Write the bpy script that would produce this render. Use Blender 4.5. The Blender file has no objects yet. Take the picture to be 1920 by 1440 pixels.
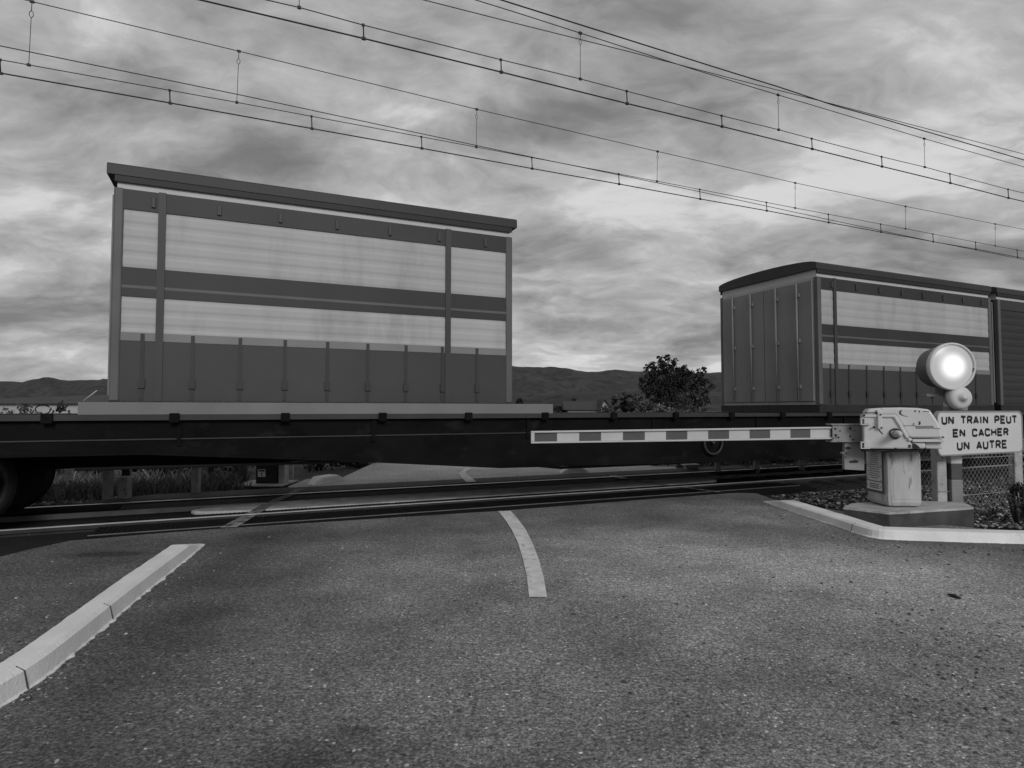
import bpy, bmesh, math, random
from mathutils import Vector, Matrix, noise as mnoise

S = bpy.context.scene
R = math.radians

# ---------------------------------------------------------------- camera
H = 1.2                     # eye height over the road
F = 1150.0                  # focal length in px of a 1920 px wide picture
PITCH = math.atan(48.0 / F)
cd = bpy.data.cameras.new('camera')
cd.sensor_width = 36.0
cd.lens = F / 1920.0 * 36.0
cd.clip_start = 0.05
cd.clip_end = 12000
cam = bpy.data.objects.new('camera', cd)
S.collection.objects.link(cam)
cam.location = (0, 0, H)
cam.rotation_euler = (math.pi / 2 + PITCH, 0, 0)
S.camera = cam
S.render.resolution_x, S.render.resolution_y = 1024, 768

# ---------------------------------------------------------------- colour management
S.view_settings.view_transform = 'Standard'
S.view_settings.look = 'None'
S.view_settings.exposure = 0.3
S.view_settings.gamma = 1.0

# ---------------------------------------------------------------- sky (grey overcast, black-and-white photograph)
SUN_EL, SUN_ROT = R(27), R(160)
W = bpy.data.worlds.new('World')
S.world = W
W.use_nodes = True
nt = W.node_tree
nt.nodes.clear()
def N(tree, kind, **kw):
    n = tree.nodes.new(kind)
    for k, v in kw.items():
        if k in n.inputs.keys():
            n.inputs[k].default_value = v
        else:
            setattr(n, k, v)
    return n
def MATH(tree, op, a, b=None, c=None, clamp=False):
    n = tree.nodes.new('ShaderNodeMath'); n.operation = op; n.use_clamp = clamp
    for i, v in enumerate((a, b, c)):
        if v is None: continue
        if isinstance(v, (int, float)): n.inputs[i].default_value = v
        else: tree.links.new(v, n.inputs[i])
    return n.outputs[0]
def build_sky():
    L = nt.links.new
    out = N(nt, 'ShaderNodeOutputWorld'); bg = N(nt, 'ShaderNodeBackground')
    L(bg.outputs[0], out.inputs[0]); bg.inputs['Strength'].default_value = 0.1
    sky = N(nt, 'ShaderNodeTexSky'); sky.sky_type = 'NISHITA'; sky.sun_disc = False
    sky.sun_elevation = SUN_EL; sky.sun_rotation = SUN_ROT
    bw = N(nt, 'ShaderNodeRGBToBW'); L(sky.outputs[0], bw.inputs[0])
    tc = N(nt, 'ShaderNodeTexCoord'); sx = N(nt, 'ShaderNodeSeparateXYZ')
    L(tc.outputs['Generated'], sx.inputs[0])
    z = MATH(nt, 'MAXIMUM', sx.outputs[2], 0.0)
    zz = MATH(nt, 'ADD', z, 0.27)
    u = MATH(nt, 'DIVIDE', sx.outputs[0], zz); v = MATH(nt, 'DIVIDE', sx.outputs[1], zz)
    cb0 = N(nt, 'ShaderNodeCombineXYZ'); L(u, cb0.inputs[0]); L(v, cb0.inputs[1])
    wn = N(nt, 'ShaderNodeTexNoise'); L(cb0.outputs[0], wn.inputs['Vector'])
    wn.inputs['Scale'].default_value = 1.3; wn.inputs['Detail'].default_value = 4
    sub = N(nt, 'ShaderNodeVectorMath'); sub.operation = 'SUBTRACT'; L(wn.outputs['Color'], sub.inputs[0]); sub.inputs[1].default_value = (.5, .5, .5)
    scl = N(nt, 'ShaderNodeVectorMath'); scl.operation = 'SCALE'; L(sub.outputs[0], scl.inputs[0]); scl.inputs['Scale'].default_value = 0.55
    cb = N(nt, 'ShaderNodeVectorMath'); cb.operation = 'ADD'; L(cb0.outputs[0], cb.inputs[0]); L(scl.outputs[0], cb.inputs[1])
    def noise(scale, detail, rough, dist, off, rot=0.0, stretch=(1, 1, 1)):
        mp = N(nt, 'ShaderNodeMapping'); L(cb.outputs[0], mp.inputs[0])
        mp.inputs['Location'].default_value = off
        mp.inputs['Rotation'].default_value = (0, 0, rot)
        mp.inputs['Scale'].default_value = stretch
        n = N(nt, 'ShaderNodeTexNoise'); L(mp.outputs[0], n.inputs['Vector'])
        n.inputs['Scale'].default_value = scale; n.inputs['Detail'].default_value = detail
        n.inputs['Roughness'].default_value = rough; n.inputs['Distortion'].default_value = dist
        return n.outputs[0]
    big = noise(1.0, 3, 0.5, 0.3, (2.3, 0.7, 0), R(-20), (0.75, 1.3, 1))
    mid = noise(3.0, 10, 0.56, 0.0, (5.1, 3.4, 1), R(-20), (0.8, 1.25, 1))
    fine = noise(9.0, 8, 0.6, 0.0, (0.2, 8.0, 2), R(-15), (0.8, 1.2, 1))
    def smooth(x, lo, hi):
        m = N(nt, 'ShaderNodeMapRange'); m.interpolation_type = 'SMOOTHSTEP'
        L(x, m.inputs[0]); m.inputs[1].default_value = lo; m.inputs[2].default_value = hi
        return m.outputs[0]
    mix = MATH(nt, 'ADD', MATH(nt, 'MULTIPLY', big, 0.38), MATH(nt, 'MULTIPLY', mid, 0.46))
    mix = MATH(nt, 'ADD', mix, MATH(nt, 'MULTIPLY', fine, 0.26))
    # banks of cloud seen in the photograph, as directions on the sky
    def bank(px, py, ax, ay, amp, tilt=0.0):
        a = (px - 960) / F; b = (768 - py) / F
        d = Vector((a, 1, b)).normalized()
        r = Vector((1, -a, 0)).normalized(); up = r.cross(d)
        ct, st = math.cos(tilt), math.sin(tilt)
        e1 = (r * ct + up * st) / (ax / F); e2 = (up * ct - r * st) / (ay / F)
        def dot(e):
            n = N(nt, 'ShaderNodeVectorMath'); n.operation = 'DOT_PRODUCT'
            L(tc.outputs['Generated'], n.inputs[0]); n.inputs[1].default_value = e
            return n.outputs['Value']
        q = MATH(nt, 'ADD', MATH(nt, 'POWER', dot(e1), 2.0), MATH(nt, 'POWER', dot(e2), 2.0))
        g = MATH(nt, 'MULTIPLY', MATH(nt, 'EXPONENT', MATH(nt, 'MULTIPLY', q, -1.0)), amp)
        front = MATH(nt, 'GREATER_THAN', dot(d), 0.0)
        return MATH(nt, 'MULTIPLY', g, front)
    for b in BANKS:
        mix = MATH(nt, 'ADD', mix, bank(*b))
    cl = smooth(mix, 0.37, 0.725)
    ramp = N(nt, 'ShaderNodeValToRGB'); L(cl, ramp.inputs[0])
    e = ramp.color_ramp.elements
    e[0].position = 0.0; e[0].color = (1.35,) * 3 + (1,)
    e[1].position = 1.0; e[1].color = (5.6,) * 3 + (1,)
    for pos, val in ((0.3, 2.3), (0.55, 3.1), (0.8, 4.0)):
        k = e.new(pos); k.color = (val,) * 3 + (1,)
    bwr = N(nt, 'ShaderNodeRGBToBW'); L(ramp.outputs[0], bwr.inputs[0])
    m = MATH(nt, 'ADD', MATH(nt, 'MULTIPLY', bwr.outputs[0], 0.93), MATH(nt, 'MULTIPLY', bw.outputs[0], 0.07))
    cc = N(nt, 'ShaderNodeCombineXYZ')
    for i in range(3): L(m, cc.inputs[i])
    L(cc.outputs[0], bg.inputs['Color'])
BANKS = [(1330, 190, 230, 60, -0.09, -0.1), (1000, 225, 200, 40, -0.10, 0.1), (1140, 375, 170, 45, 0.09, -0.05), (1000, 470, 500, 110, 0.05, 0), (60, 420, 260, 140, 0.07, 0), (1800, 330, 200, 60, 0.05, 0),
         (1680, 260, 190, 60, 0.09, 0.0), (1850, 100, 90, 60, 0.07, 0.0), (60, 570, 320, 90, -0.06, 0.0),
         (120, 670, 240, 26, 0.09, 0.0), (250, 60, 420, 120, 0.0, -0.2), (560, 120, 200, 60, 0.06, 0),
         (1420, 688, 120, 14, 0.16, 0.0), (1130, 560, 260, 70, -0.05, 0), (1720, 60, 200, 60, 0.06, 0),
         (620, 300, 200, 40, -0.07, 0.0)]
build_sky()

sl = bpy.data.lights.new('sun', 'SUN')
sl.energy = 1.2; sl.angle = R(20); sl.color = (1, 1, 1)
sun = bpy.data.objects.new('sun', sl); S.collection.objects.link(sun)
az = SUN_ROT
sdir = Vector((math.sin(az) * math.cos(SUN_EL), math.cos(az) * math.cos(SUN_EL), math.sin(SUN_EL)))
sun.rotation_euler = sdir.to_track_quat('Z', 'Y').to_euler()

# ---------------------------------------------------------------- pixel -> place helpers
cp, sp = math.cos(PITCH), math.sin(PITCH)
O = Vector((0, 0, H))
def ray(px, py):
    a = (px - 960) / F; b = (720 - py) / F
    return Vector((a, cp - b * sp, sp + b * cp))
def G(px, py, z=0.0):
    r = ray(px, py); return O + r * ((z - H) / r.z)
def A(px, py, y):
    r = ray(px, py); return O + r * (y / r.y)
def PL(px, py, P0, n):
    r = ray(px, py); return O + r * ((P0 - O).dot(n) / r.dot(n))
TH = math.atan(2540.0 / F)
U = Vector((math.sin(TH), math.cos(TH), 0))       # along the track, to the right
P = Vector((-math.cos(TH), math.sin(TH), 0))      # across the track, away from the viewer
ZV = Vector((0, 0, 1))
def T(t, d, z=0.0): return U * t + P * d + ZV * z
def TD(px, py, d):
    r = ray(px, py); return O + r * (d / r.dot(P))

# ---------------------------------------------------------------- materials (all grey)
MATS = {}
def mat(name, v, rough=0.7, var=0.15, scale=3.0, metal=0.0, bump=0.0, bscale=60.0, spots=None, stretch=(1, 1, 1), spec=0.4, coord='Object'):
    """plain weathered surface: value v, broad patches of +-var, optional darker stains spots=(scale, lo, hi, value)"""
    m = bpy.data.materials.new(name); m.use_nodes = True
    t = m.node_tree; L = t.links.new
    b = t.nodes['Principled BSDF']
    b.inputs['Roughness'].default_value = rough; b.inputs['Metallic'].default_value = metal
    b.inputs['Specular IOR Level'].default_value = spec
    tc = N(t, 'ShaderNodeTexCoord'); mp = N(t, 'ShaderNodeMapping'); L(tc.outputs[coord], mp.inputs[0])
    mp.inputs['Scale'].default_value = stretch
    n = N(t, 'ShaderNodeTexNoise'); L(mp.outputs[0], n.inputs['Vector'])
    n.inputs['Scale'].default_value = scale; n.inputs['Detail'].default_value = 8; n.inputs['Roughness'].default_value = 0.6
    mr = N(t, 'ShaderNodeMapRange'); L(n.outputs[0], mr.inputs[0])
    mr.inputs[1].default_value = 0.3; mr.inputs[2].default_value = 0.7
    mr.inputs[3].default_value = v * (1 - var); mr.inputs[4].default_value = v * (1 + var)
    val = mr.outputs[0]
    if spots:
        s, lo, hi, sv = spots
        n2 = N(t, 'ShaderNodeTexNoise'); L(mp.outputs[0], n2.inputs['Vector'])
        n2.inputs['Scale'].default_value = s; n2.inputs['Detail'].default_value = 6; n2.inputs['Roughness'].default_value = 0.65
        k = N(t, 'ShaderNodeMapRange'); k.interpolation_type = 'SMOOTHSTEP'; L(n2.outputs[0], k.inputs[0])
        k.inputs[1].default_value = lo; k.inputs[2].default_value = hi
        inv = MATH(t, 'SUBTRACT', 1.0, k.outputs[0])
        val = MATH(t, 'ADD', MATH(t, 'MULTIPLY', val, inv), MATH(t, 'MULTIPLY', k.outputs[0], sv))
    cc = N(t, 'ShaderNodeCombineColor')
    for i in range(3): L(val, cc.inputs[i])
    L(cc.outputs[0], b.inputs['Base Color'])
    if bump:
        n3 = N(t, 'ShaderNodeTexNoise'); L(tc.outputs[coord], n3.inputs['Vector'])
        n3.inputs['Scale'].default_value = bscale; n3.inputs['Detail'].default_value = 5
        bp = N(t, 'ShaderNodeBump'); bp.inputs['Strength'].default_value = bump; bp.inputs['Distance'].default_value = 0.02
        L(n3.outputs[0], bp.inputs['Height']); L(bp.outputs[0], b.inputs['Normal'])
    MATS[name] = m
    return m

def asphalt_mat(name, v, coarse=1.0, patch=((0.45, 0.30), (1.3, 0.28)), zones=False):
    m = bpy.data.materials.new(name); m.use_nodes = True
    t = m.node_tree; L = t.links.new; b = t.nodes['Principled BSDF']
    b.inputs['Roughness'].default_value = 0.82; b.inputs['Specular IOR Level'].default_value = 0.35
    tc = N(t, 'ShaderNodeTexCoord')
    def noise(s, d, r, dist=0.0):
        n = N(t, 'ShaderNodeTexNoise'); L(tc.outputs['Object'], n.inputs['Vector'])
        n.inputs['Scale'].default_value = s; n.inputs['Detail'].default_value = d; n.inputs['Roughness'].default_value = r
        n.inputs['Distortion'].default_value = dist
        return n.outputs[0]
    def rng(x, a, bb, c, d):
        k = N(t, 'ShaderNodeMapRange'); L(x, k.inputs[0])
        for i, q in enumerate((a, bb, c, d)): k.inputs[1 + i].default_value = q
        return k.outputs[0]
    broad = rng(noise(patch[0][0], 5, 0.55, 0.6), 0.32, 0.68, 1 - patch[0][1], 1 + patch[0][1])
    midn = rng(noise(patch[1][0] * 1.6, 8, 0.65), 0.3, 0.7, 1 - patch[1][1], 1 + patch[1][1])
    gran = MATH(t, 'MULTIPLY', rng(noise(62 * coarse, 3, 0.6), 0.32, 0.68, 0.40, 1.60), rng(noise(24 * coarse, 3, 0.6), 0.32, 0.68, 0.72, 1.28))
    vo = N(t, 'ShaderNodeTexVoronoi'); L(tc.outputs['Object'], vo.inputs['Vector']); vo.inputs['Scale'].default_value = 95 * coarse
    sepc = N(t, 'ShaderNodeSeparateColor'); L(vo.outputs['Color'], sepc.inputs[0])
    stone = rng(sepc.outputs[0], 0.0, 1.0, 0.75, 1.25)
    fleck = MATH(t, 'MULTIPLY', MATH(t, 'GREATER_THAN', sepc.outputs[1], 0.985), 1.2)
    gap = rng(vo.outputs['Distance'], 0.0, 0.8, 1.15, 0.6)
    val = MATH(t, 'MULTIPLY', MATH(t, 'MULTIPLY', broad, midn), MATH(t, 'MULTIPLY', gran, MATH(t, 'MULTIPLY', stone, gap)))
    val = MATH(t, 'MULTIPLY', val, MATH(t, 'ADD', fleck, 1.0))
    val = MATH(t, 'MULTIPLY', val, v)
    if zones:   # tone zones: paler mid-road, darker along kerbs, near left and beside the rails
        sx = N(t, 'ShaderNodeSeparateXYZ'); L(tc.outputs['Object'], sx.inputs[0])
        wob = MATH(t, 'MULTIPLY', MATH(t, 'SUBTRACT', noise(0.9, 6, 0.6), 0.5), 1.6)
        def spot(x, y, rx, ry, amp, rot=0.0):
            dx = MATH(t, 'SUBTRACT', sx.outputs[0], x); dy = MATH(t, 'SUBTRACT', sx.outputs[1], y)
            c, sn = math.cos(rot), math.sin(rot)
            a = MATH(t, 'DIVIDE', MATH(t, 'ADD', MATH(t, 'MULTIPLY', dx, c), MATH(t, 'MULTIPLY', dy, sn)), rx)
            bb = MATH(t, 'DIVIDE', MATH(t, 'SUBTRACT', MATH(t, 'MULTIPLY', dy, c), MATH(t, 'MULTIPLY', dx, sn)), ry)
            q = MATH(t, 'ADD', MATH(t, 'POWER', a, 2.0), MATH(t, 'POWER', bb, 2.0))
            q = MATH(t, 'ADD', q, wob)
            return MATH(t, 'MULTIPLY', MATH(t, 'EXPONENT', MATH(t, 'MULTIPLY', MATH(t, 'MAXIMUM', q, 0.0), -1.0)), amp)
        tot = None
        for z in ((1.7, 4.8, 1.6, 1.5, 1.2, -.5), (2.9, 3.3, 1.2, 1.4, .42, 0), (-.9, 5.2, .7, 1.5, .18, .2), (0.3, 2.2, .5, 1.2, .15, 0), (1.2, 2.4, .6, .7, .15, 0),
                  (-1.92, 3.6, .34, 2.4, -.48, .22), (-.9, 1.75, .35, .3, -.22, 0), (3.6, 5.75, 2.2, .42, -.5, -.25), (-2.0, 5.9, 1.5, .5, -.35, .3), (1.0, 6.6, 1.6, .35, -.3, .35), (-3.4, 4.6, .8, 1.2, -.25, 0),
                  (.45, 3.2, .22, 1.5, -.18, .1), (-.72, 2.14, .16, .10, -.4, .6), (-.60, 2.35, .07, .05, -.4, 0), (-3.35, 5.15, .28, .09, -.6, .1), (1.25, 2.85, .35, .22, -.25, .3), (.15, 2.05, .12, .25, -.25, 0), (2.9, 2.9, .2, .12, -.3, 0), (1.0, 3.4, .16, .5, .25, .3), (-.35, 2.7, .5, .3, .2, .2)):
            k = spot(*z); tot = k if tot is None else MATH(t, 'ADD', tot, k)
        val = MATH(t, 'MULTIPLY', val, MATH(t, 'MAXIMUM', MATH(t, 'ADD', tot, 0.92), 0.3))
    cc = N(t, 'ShaderNodeCombineColor')
    for i in range(3): L(val, cc.inputs[i])
    L(cc.outputs[0], b.inputs['Base Color'])
    hgt = MATH(t, 'ADD', MATH(t, 'MULTIPLY', vo.outputs['Distance'], -0.7), noise(40, 4, 0.7))
    bp = N(t, 'ShaderNodeBump'); bp.inputs['Strength'].default_value = 0.7; bp.inputs['Distance'].default_value = 0.008
    L(hgt, bp.inputs['Height']); L(bp.outputs[0], b.inputs['Normal'])
    MATS[name] = m
    return m

M = MATS
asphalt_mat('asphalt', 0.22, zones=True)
asphalt_mat('asphalt_dark', 0.07)
asphalt_mat('asphalt_pale', 0.48, patch=((0.35, 0.15), (1.3, 0.15)))
mat('soil', 0.04, 0.95, 0.5, 1.2, bump=0.6, bscale=25, coord='Object')
mat('field', 0.05, 0.95, 0.45, 0.02, spots=(0.06, 0.45, 0.6, 0.02))
mat('ballast', 0.009, 0.95, 0.5, 8, bump=1.0, bscale=22)
mat('rubber', 0.008, 0.75, 0.3, 4, bump=0.3, bscale=60, spec=0.2)
mat('dusty_rubber', 0.5, 0.9, 0.35, 3, bump=0.5, bscale=50)
mat('kerb_paint', 0.74, 0.75, 0.12, 3, bump=0.2, bscale=60, spots=(5, 0.62, 0.76, 0.25))
mat('concrete', 0.40, 0.85, 0.25, 5, bump=0.5, bscale=50, spots=(7, 0.58, 0.7, 0.16))
mat('concrete_dark', 0.06, 0.9, 0.35, 5, bump=0.5, bscale=40, spots=(3, 0.5, 0.75, 0.05))
mat('marking', 0.64, 0.8, 0.2, 8, spots=(14, 0.56, 0.72, 0.2), bump=0.3)
mat('marking_worn', 0.30, 0.8, 0.3, 8, spots=(9, 0.45, 0.6, 0.06))
mat('white_paint', 0.60, 0.45, 0.08, 3, spots=(9, 0.66, 0.7, 0.10))
mat('cover_paint', 0.60, 0.42, 0.06, 2, spots=(7, 0.665, 0.69, 0.06), spec=0.5)
mat('pedestal_paint', 0.44, 0.7, 0.18, 2.5, stretch=(3, 3, 0.8), spots=(4, 0.54, 0.66, 0.20))
mat('bracket_paint', 0.23, 0.6, 0.15, 4, spots=(13, 0.64, 0.68, 0.02))
mat('arm_white', 0.48, 0.45, 0.08, 5)
mat('arm_red', 0.075, 0.5, 0.12, 5)
mat('arm_frame', 0.47, 0.45, 0.08, 4)
mat('black_paint', 0.018, 0.6, 0.2, 5)
mat('dark_metal', 0.018, 0.55, 0.3, 5, spec=0.4)
mat('edge_steel', 0.12, 0.5, 0.3, 6)
mat('steel_top', 0.85, 0.35, 0.05, 3, metal=0.3, spec=0.8)
mat('rust', 0.03, 0.8, 0.3, 6)
mat('lamp_grey', 0.12, 0.5, 0.15, 5)
mat('sign_white', 0.62, 0.4, 0.04, 4)
mat('lettering', 0.012, 0.5, 0.1, 5)
mat('galvanised', 0.34, 0.5, 0.15, 6, metal=0.4)
mat('wire', 0.015, 0.6, 0.1, 5)
mat('mesh_wire', 0.26, 0.5, 0.2, 5)
mat('wagon_paint', 0.0065, 0.8, 0.5, 1.5, stretch=(1, 1, 2), spec=0.08, spots=(2.5, 0.55, 0.75, 0.016))
mat('wagon_ledge', 0.03, 0.6, 0.3, 2)
mat('lip_paint', 0.17, 0.6, 0.12, 2)
mat('tarp_light', 0.40, 0.55, 0.10, 0.6, bump=0.25, bscale=1.1, spots=(1.8, 0.46, 0.75, 0.30), stretch=(1.3, 1.3, 0.3))
mat('tarp_band', 0.030, 0.55, 0.2, 1.0)
mat('tarp_mid', 0.045, 0.55, 0.2, 0.8)
mat('roof_dark', 0.032, 0.55, 0.2, 1.0)
mat('eave_light', 0.48, 0.5, 0.1, 1.0)
mat('post_dark', 0.10, 0.55, 0.2, 1.0)
mat('end_panel', 0.2, 0.55, 0.15, 1.0)
mat('dark_box', 0.03, 0.6, 0.2, 1.0)
mat('wall_light', 0.40, 0.8, 0.1, 0.5)
mat('wall_mid', 0.25, 0.8, 0.15, 0.5)
mat('roof_tile', 0.05, 0.85, 0.2, 2.0)
mat('window_dark', 0.02, 0.2, 0.1, 2.0)
mat('leaf_dark', 0.017, 0.7, 0.6, 1.2)
mat('leaf_mid', 0.085, 0.7, 0.6, 1.5)
mat('leaf_pale', 0.16, 0.7, 0.5, 2)
mat('leaf_near', 0.06, 0.7, 0.7, 5)
mat('straw', 0.2, 0.8, 0.5, 3)
mat('petal', 0.55, 0.7, 0.1, 3)
mat('bark', 0.035, 0.9, 0.4, 8, bump=0.6)
mat('stone_dark', 0.06, 0.9, 0.5, 3, bump=0.3)
mat('stone_mid', 0.15, 0.9, 0.5, 3, bump=0.3)
mat('stone_pale', 0.36, 0.9, 0.3, 3)
mat('hill_far', 0.045, 1.0, 0.35, 0.01, spots=(0.03, 0.47, 0.6, 0.026))
mat('hill_near', 0.034, 1.0, 0.6, 0.03, spots=(0.06, 0.46, 0.58, 0.012))
def lamp_mat():
    m = bpy.data.materials.new('lamp_glass'); m.use_nodes = True
    t = m.node_tree; b = t.nodes['Principled BSDF']; L = t.links.new
    tc = N(t, 'ShaderNodeTexCoord'); vl = N(t, 'ShaderNodeVectorMath'); vl.operation = 'LENGTH'
    L(tc.outputs['Object'], vl.inputs[0])
    k = N(t, 'ShaderNodeMapRange'); k.interpolation_type = 'SMOOTHERSTEP'; L(vl.outputs['Value'], k.inputs[0])
    for i, q in enumerate((0.03, 0.21, 1.0, 0.30)): k.inputs[1 + i].default_value = q
    b.inputs['Base Color'].default_value = (0.12, 0.12, 0.12, 1); b.inputs['Roughness'].default_value = 0.25
    b.inputs['Emission Color'].default_value = (1, 1, 1, 1)
    L(k.outputs[0], b.inputs['Emission Strength'])
    MATS['lamp_glass'] = m
lamp_mat()

# ---------------------------------------------------------------- mesh builder
class MB:
    def __init__(s): s.v = []; s.f = []; s.sm = []; s.mi = []
    def add(s, vs, fs, smooth=False, mi=0):
        o = len(s.v); s.v += [Vector(v) for v in vs]
        for f in fs: s.f.append([i + o for i in f]); s.sm.append(smooth); s.mi.append(mi)
        return s
    def box(s, c, e1, e2, e3, mi=0):
        """centre c, half-extent vectors"""
        c = Vector(c); vs = []
        for a in (-1, 1):
            for b in (-1, 1):
                for d in (-1, 1): vs.append(c + e1 * a + e2 * b + e3 * d)
        fs = [(0, 1, 3, 2), (4, 6, 7, 5), (0, 4, 5, 1), (2, 3, 7, 6), (0, 2, 6, 4), (1, 5, 7, 3)]
        return s.add(vs, fs, mi=mi)
    def aabb(s, x0, x1, y0, y1, z0, z1, mi=0):
        return s.box(((x0 + x1) / 2, (y0 + y1) / 2, (z0 + z1) / 2), Vector(((x1 - x0) / 2, 0, 0)), Vector((0, (y1 - y0) / 2, 0)), Vector((0, 0, (z1 - z0) / 2)), mi)
    def tbox(s, t0, t1, d0, d1, z0, z1, mi=0):
        return s.box(T((t0 + t1) / 2, (d0 + d1) / 2, (z0 + z1) / 2), U * ((t1 - t0) / 2), P * ((d1 - d0) / 2), ZV * ((z1 - z0) / 2), mi)
    def prism(s, pts, ext, mi=0):
        n = len(pts); pts = [Vector(p) for p in pts]; ext = Vector(ext)
        vs = pts + [p + ext for p in pts]
        fs = [tuple(range(n))[::-1], tuple(range(n, 2 * n))] + [(i, (i + 1) % n, n + (i + 1) % n, n + i) for i in range(n)]
        return s.add(vs, fs, mi=mi)
    def tube(s, pts, r, n=6, caps=True, mi=0):
        pts = [Vector(p) for p in pts]; k = len(pts)
        rs = r if isinstance(r, (list, tuple)) else [r] * k
        vs = []; prev = None
        for i, p in enumerate(pts):
            d = (pts[min(i + 1, k - 1)] - pts[max(i - 1, 0)]).normalized()
            if prev is None:
                a = d.orthogonal().normalized()
            else:
                a = (prev - d * prev.dot(d)).normalized()
            prev = a; b = d.cross(a)
            for j in range(n):
                q = 2 * math.pi * j / n
                vs.append(p + (a * math.cos(q) + b * math.sin(q)) * rs[i])
        fs = []
        for i in range(k - 1):
            for j in range(n):
                fs.append((i * n + j, i * n + (j + 1) % n, (i + 1) * n + (j + 1) % n, (i + 1) * n + j))
        s.add(vs, fs, smooth=n > 4, mi=mi)
        if caps:
            o = len(s.v) - k * n
            s.f.append([o + j for j in range(n)][::-1]); s.sm.append(False); s.mi.append(mi)
            s.f.append([o + (k - 1) * n + j for j in range(n)]); s.sm.append(False); s.mi.append(mi)
        return s
    def lathe(s, c, axis, prof, n=32, mi=0):
        """prof: list of (radius, height along axis)"""
        c = Vector(c); ax = Vector(axis).normalized(); a = ax.orthogonal().normalized(); b = ax.cross(a)
        vs = []
        for (r, h) in prof:
            for j in range(n):
                q = 2 * math.pi * j / n
                vs.append(c + ax * h + (a * math.cos(q) + b * math.sin(q)) * max(r, 1e-4))
        fs = []
        for i in range(len(prof) - 1):
            for j in range(n):
                fs.append((i * n + j, i * n + (j + 1) % n, (i + 1) * n + (j + 1) % n, (i + 1) * n + j))
        o = len(s.v)
        s.add(vs, fs, smooth=True, mi=mi)
        return s
    def quad(s, a, b, c, d, mi=0): return s.add([a, b, c, d], [(0, 1, 2, 3)], mi=mi)
    def build(s, name, mats, parent=None, origin=None, bevel=0.0, recalc=True):
        me = bpy.data.meshes.new(name)
        org = Vector(origin) if origin is not None else Vector((0, 0, 0))
        me.from_pydata([tuple(v - org) for v in s.v], [], s.f)
        if not isinstance(mats, (list, tuple)): mats = [mats]
        for m in mats: me.materials.append(MATS[m])
        me.polygons.foreach_set('use_smooth', s.sm)
        me.polygons.foreach_set('material_index', s.mi)
        if recalc:
            bm = bmesh.new(); bm.from_mesh(me)
            bmesh.ops.recalc_face_normals(bm, faces=bm.faces)
            bm.to_mesh(me); bm.free()
        me.update()
        o = bpy.data.objects.new(name, me); S.collection.objects.link(o)
        if parent is not None:
            o.parent = parent
            o.location = org - gpos(parent)
        else:
            o.location = org
        if bevel:
            bv = o.modifiers.new('bevel', 'BEVEL'); bv.width = bevel; bv.segments = 2; bv.limit_method = 'ANGLE'; bv.angle_limit = R(35)
        return o
def gpos(o):
    p = Vector(o.location); q = o.parent
    while q is not None: p += Vector(q.location); q = q.parent
    return p
def tag(o, label, cat, group=None):
    o['label'] = label; o['category'] = cat
    if group: o['group'] = group
    return o
def thing(name, label, cat, loc, group=None):
    o = bpy.data.objects.new(name, None); S.collection.objects.link(o)
    o.location = loc; o.empty_display_size = 0.2
    return tag(o, label, cat, group)
def struct(o): o['kind'] = 'structure'; return o
def stuff(o, label, cat): o['kind'] = 'stuff'; o['label'] = label; o['category'] = cat; return o

# ================================================================ SETTING
def make_ground():
    # one sheet to the horizon, denser near the camera
    xs = [-6000, -2500, -1000, -400, -160, -80, -40] + [x for x in range(-30, 31, 3)] + [40, 80, 160, 400, 1000, 2500, 6000]
    ys = [-200, -60] + [y for y in range(-30, 61, 3)] + [80, 120, 200, 400, 1000, 2500, 6000]
    mb = MB(); nx = len(xs)
    vs = [Vector((x, y, -0.10)) for y in ys for x in xs]
    fs = [(j * nx + i, j * nx + i + 1, (j + 1) * nx + i + 1, (j + 1) * nx + i) for j in range(len(ys) - 1) for i in range(nx - 1)]
    mb.add(vs, fs)
    o = mb.build('ground', ['soil', 'field'])
    for p in o.data.polygons:
        if p.center.length > 40: p.material_index = 1
    struct(o)
make_ground()

def slab(name, pts, z, thick, m):
    mb = MB(); mb.prism([Vector((p.x, p.y, z)) for p in pts], (0, 0, -thick))
    return struct(mb.build(name, m))

# near road, both sides of the kerbs, ends in a step beside the track
near_edge = [(-700, 1180), (-250, 1085), (0, 1044), (60, 1029), (130, 1014), (260, 1003), (400, 992), (680, 974), (950, 957), (1230, 935), (1380, 924),
             (1418, 925), (1450, 936), (1500, 947), (1560, 955), (1640, 968), (1760, 983), (1830, 990), (1920, 999), (2150, 1012), (2600, 1030)]
pts = [G(*p) for p in near_edge] + [Vector((14, -8, 0)), Vector((14, -14, 0)), Vector((-14, -14, 0)), Vector((-14, 2, 0))]
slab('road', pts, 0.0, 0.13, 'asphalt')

# darker resurfaced strip near the kerbs (separate sheets lying on the road)
def sheet(name, px, z, m):
    mb = MB(); ps = [G(x, y) for x, y in px]
    mb.add([Vector((p.x, p.y, z)) for p in ps], [tuple(range(len(ps)))])
    return struct(mb.build(name, m))

# track bed
mb = MB(); mb.tbox(-60, 160, 5.2, 10.7, -0.30, -0.055); struct(mb.build('track_bed', 'ballast'))

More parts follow.
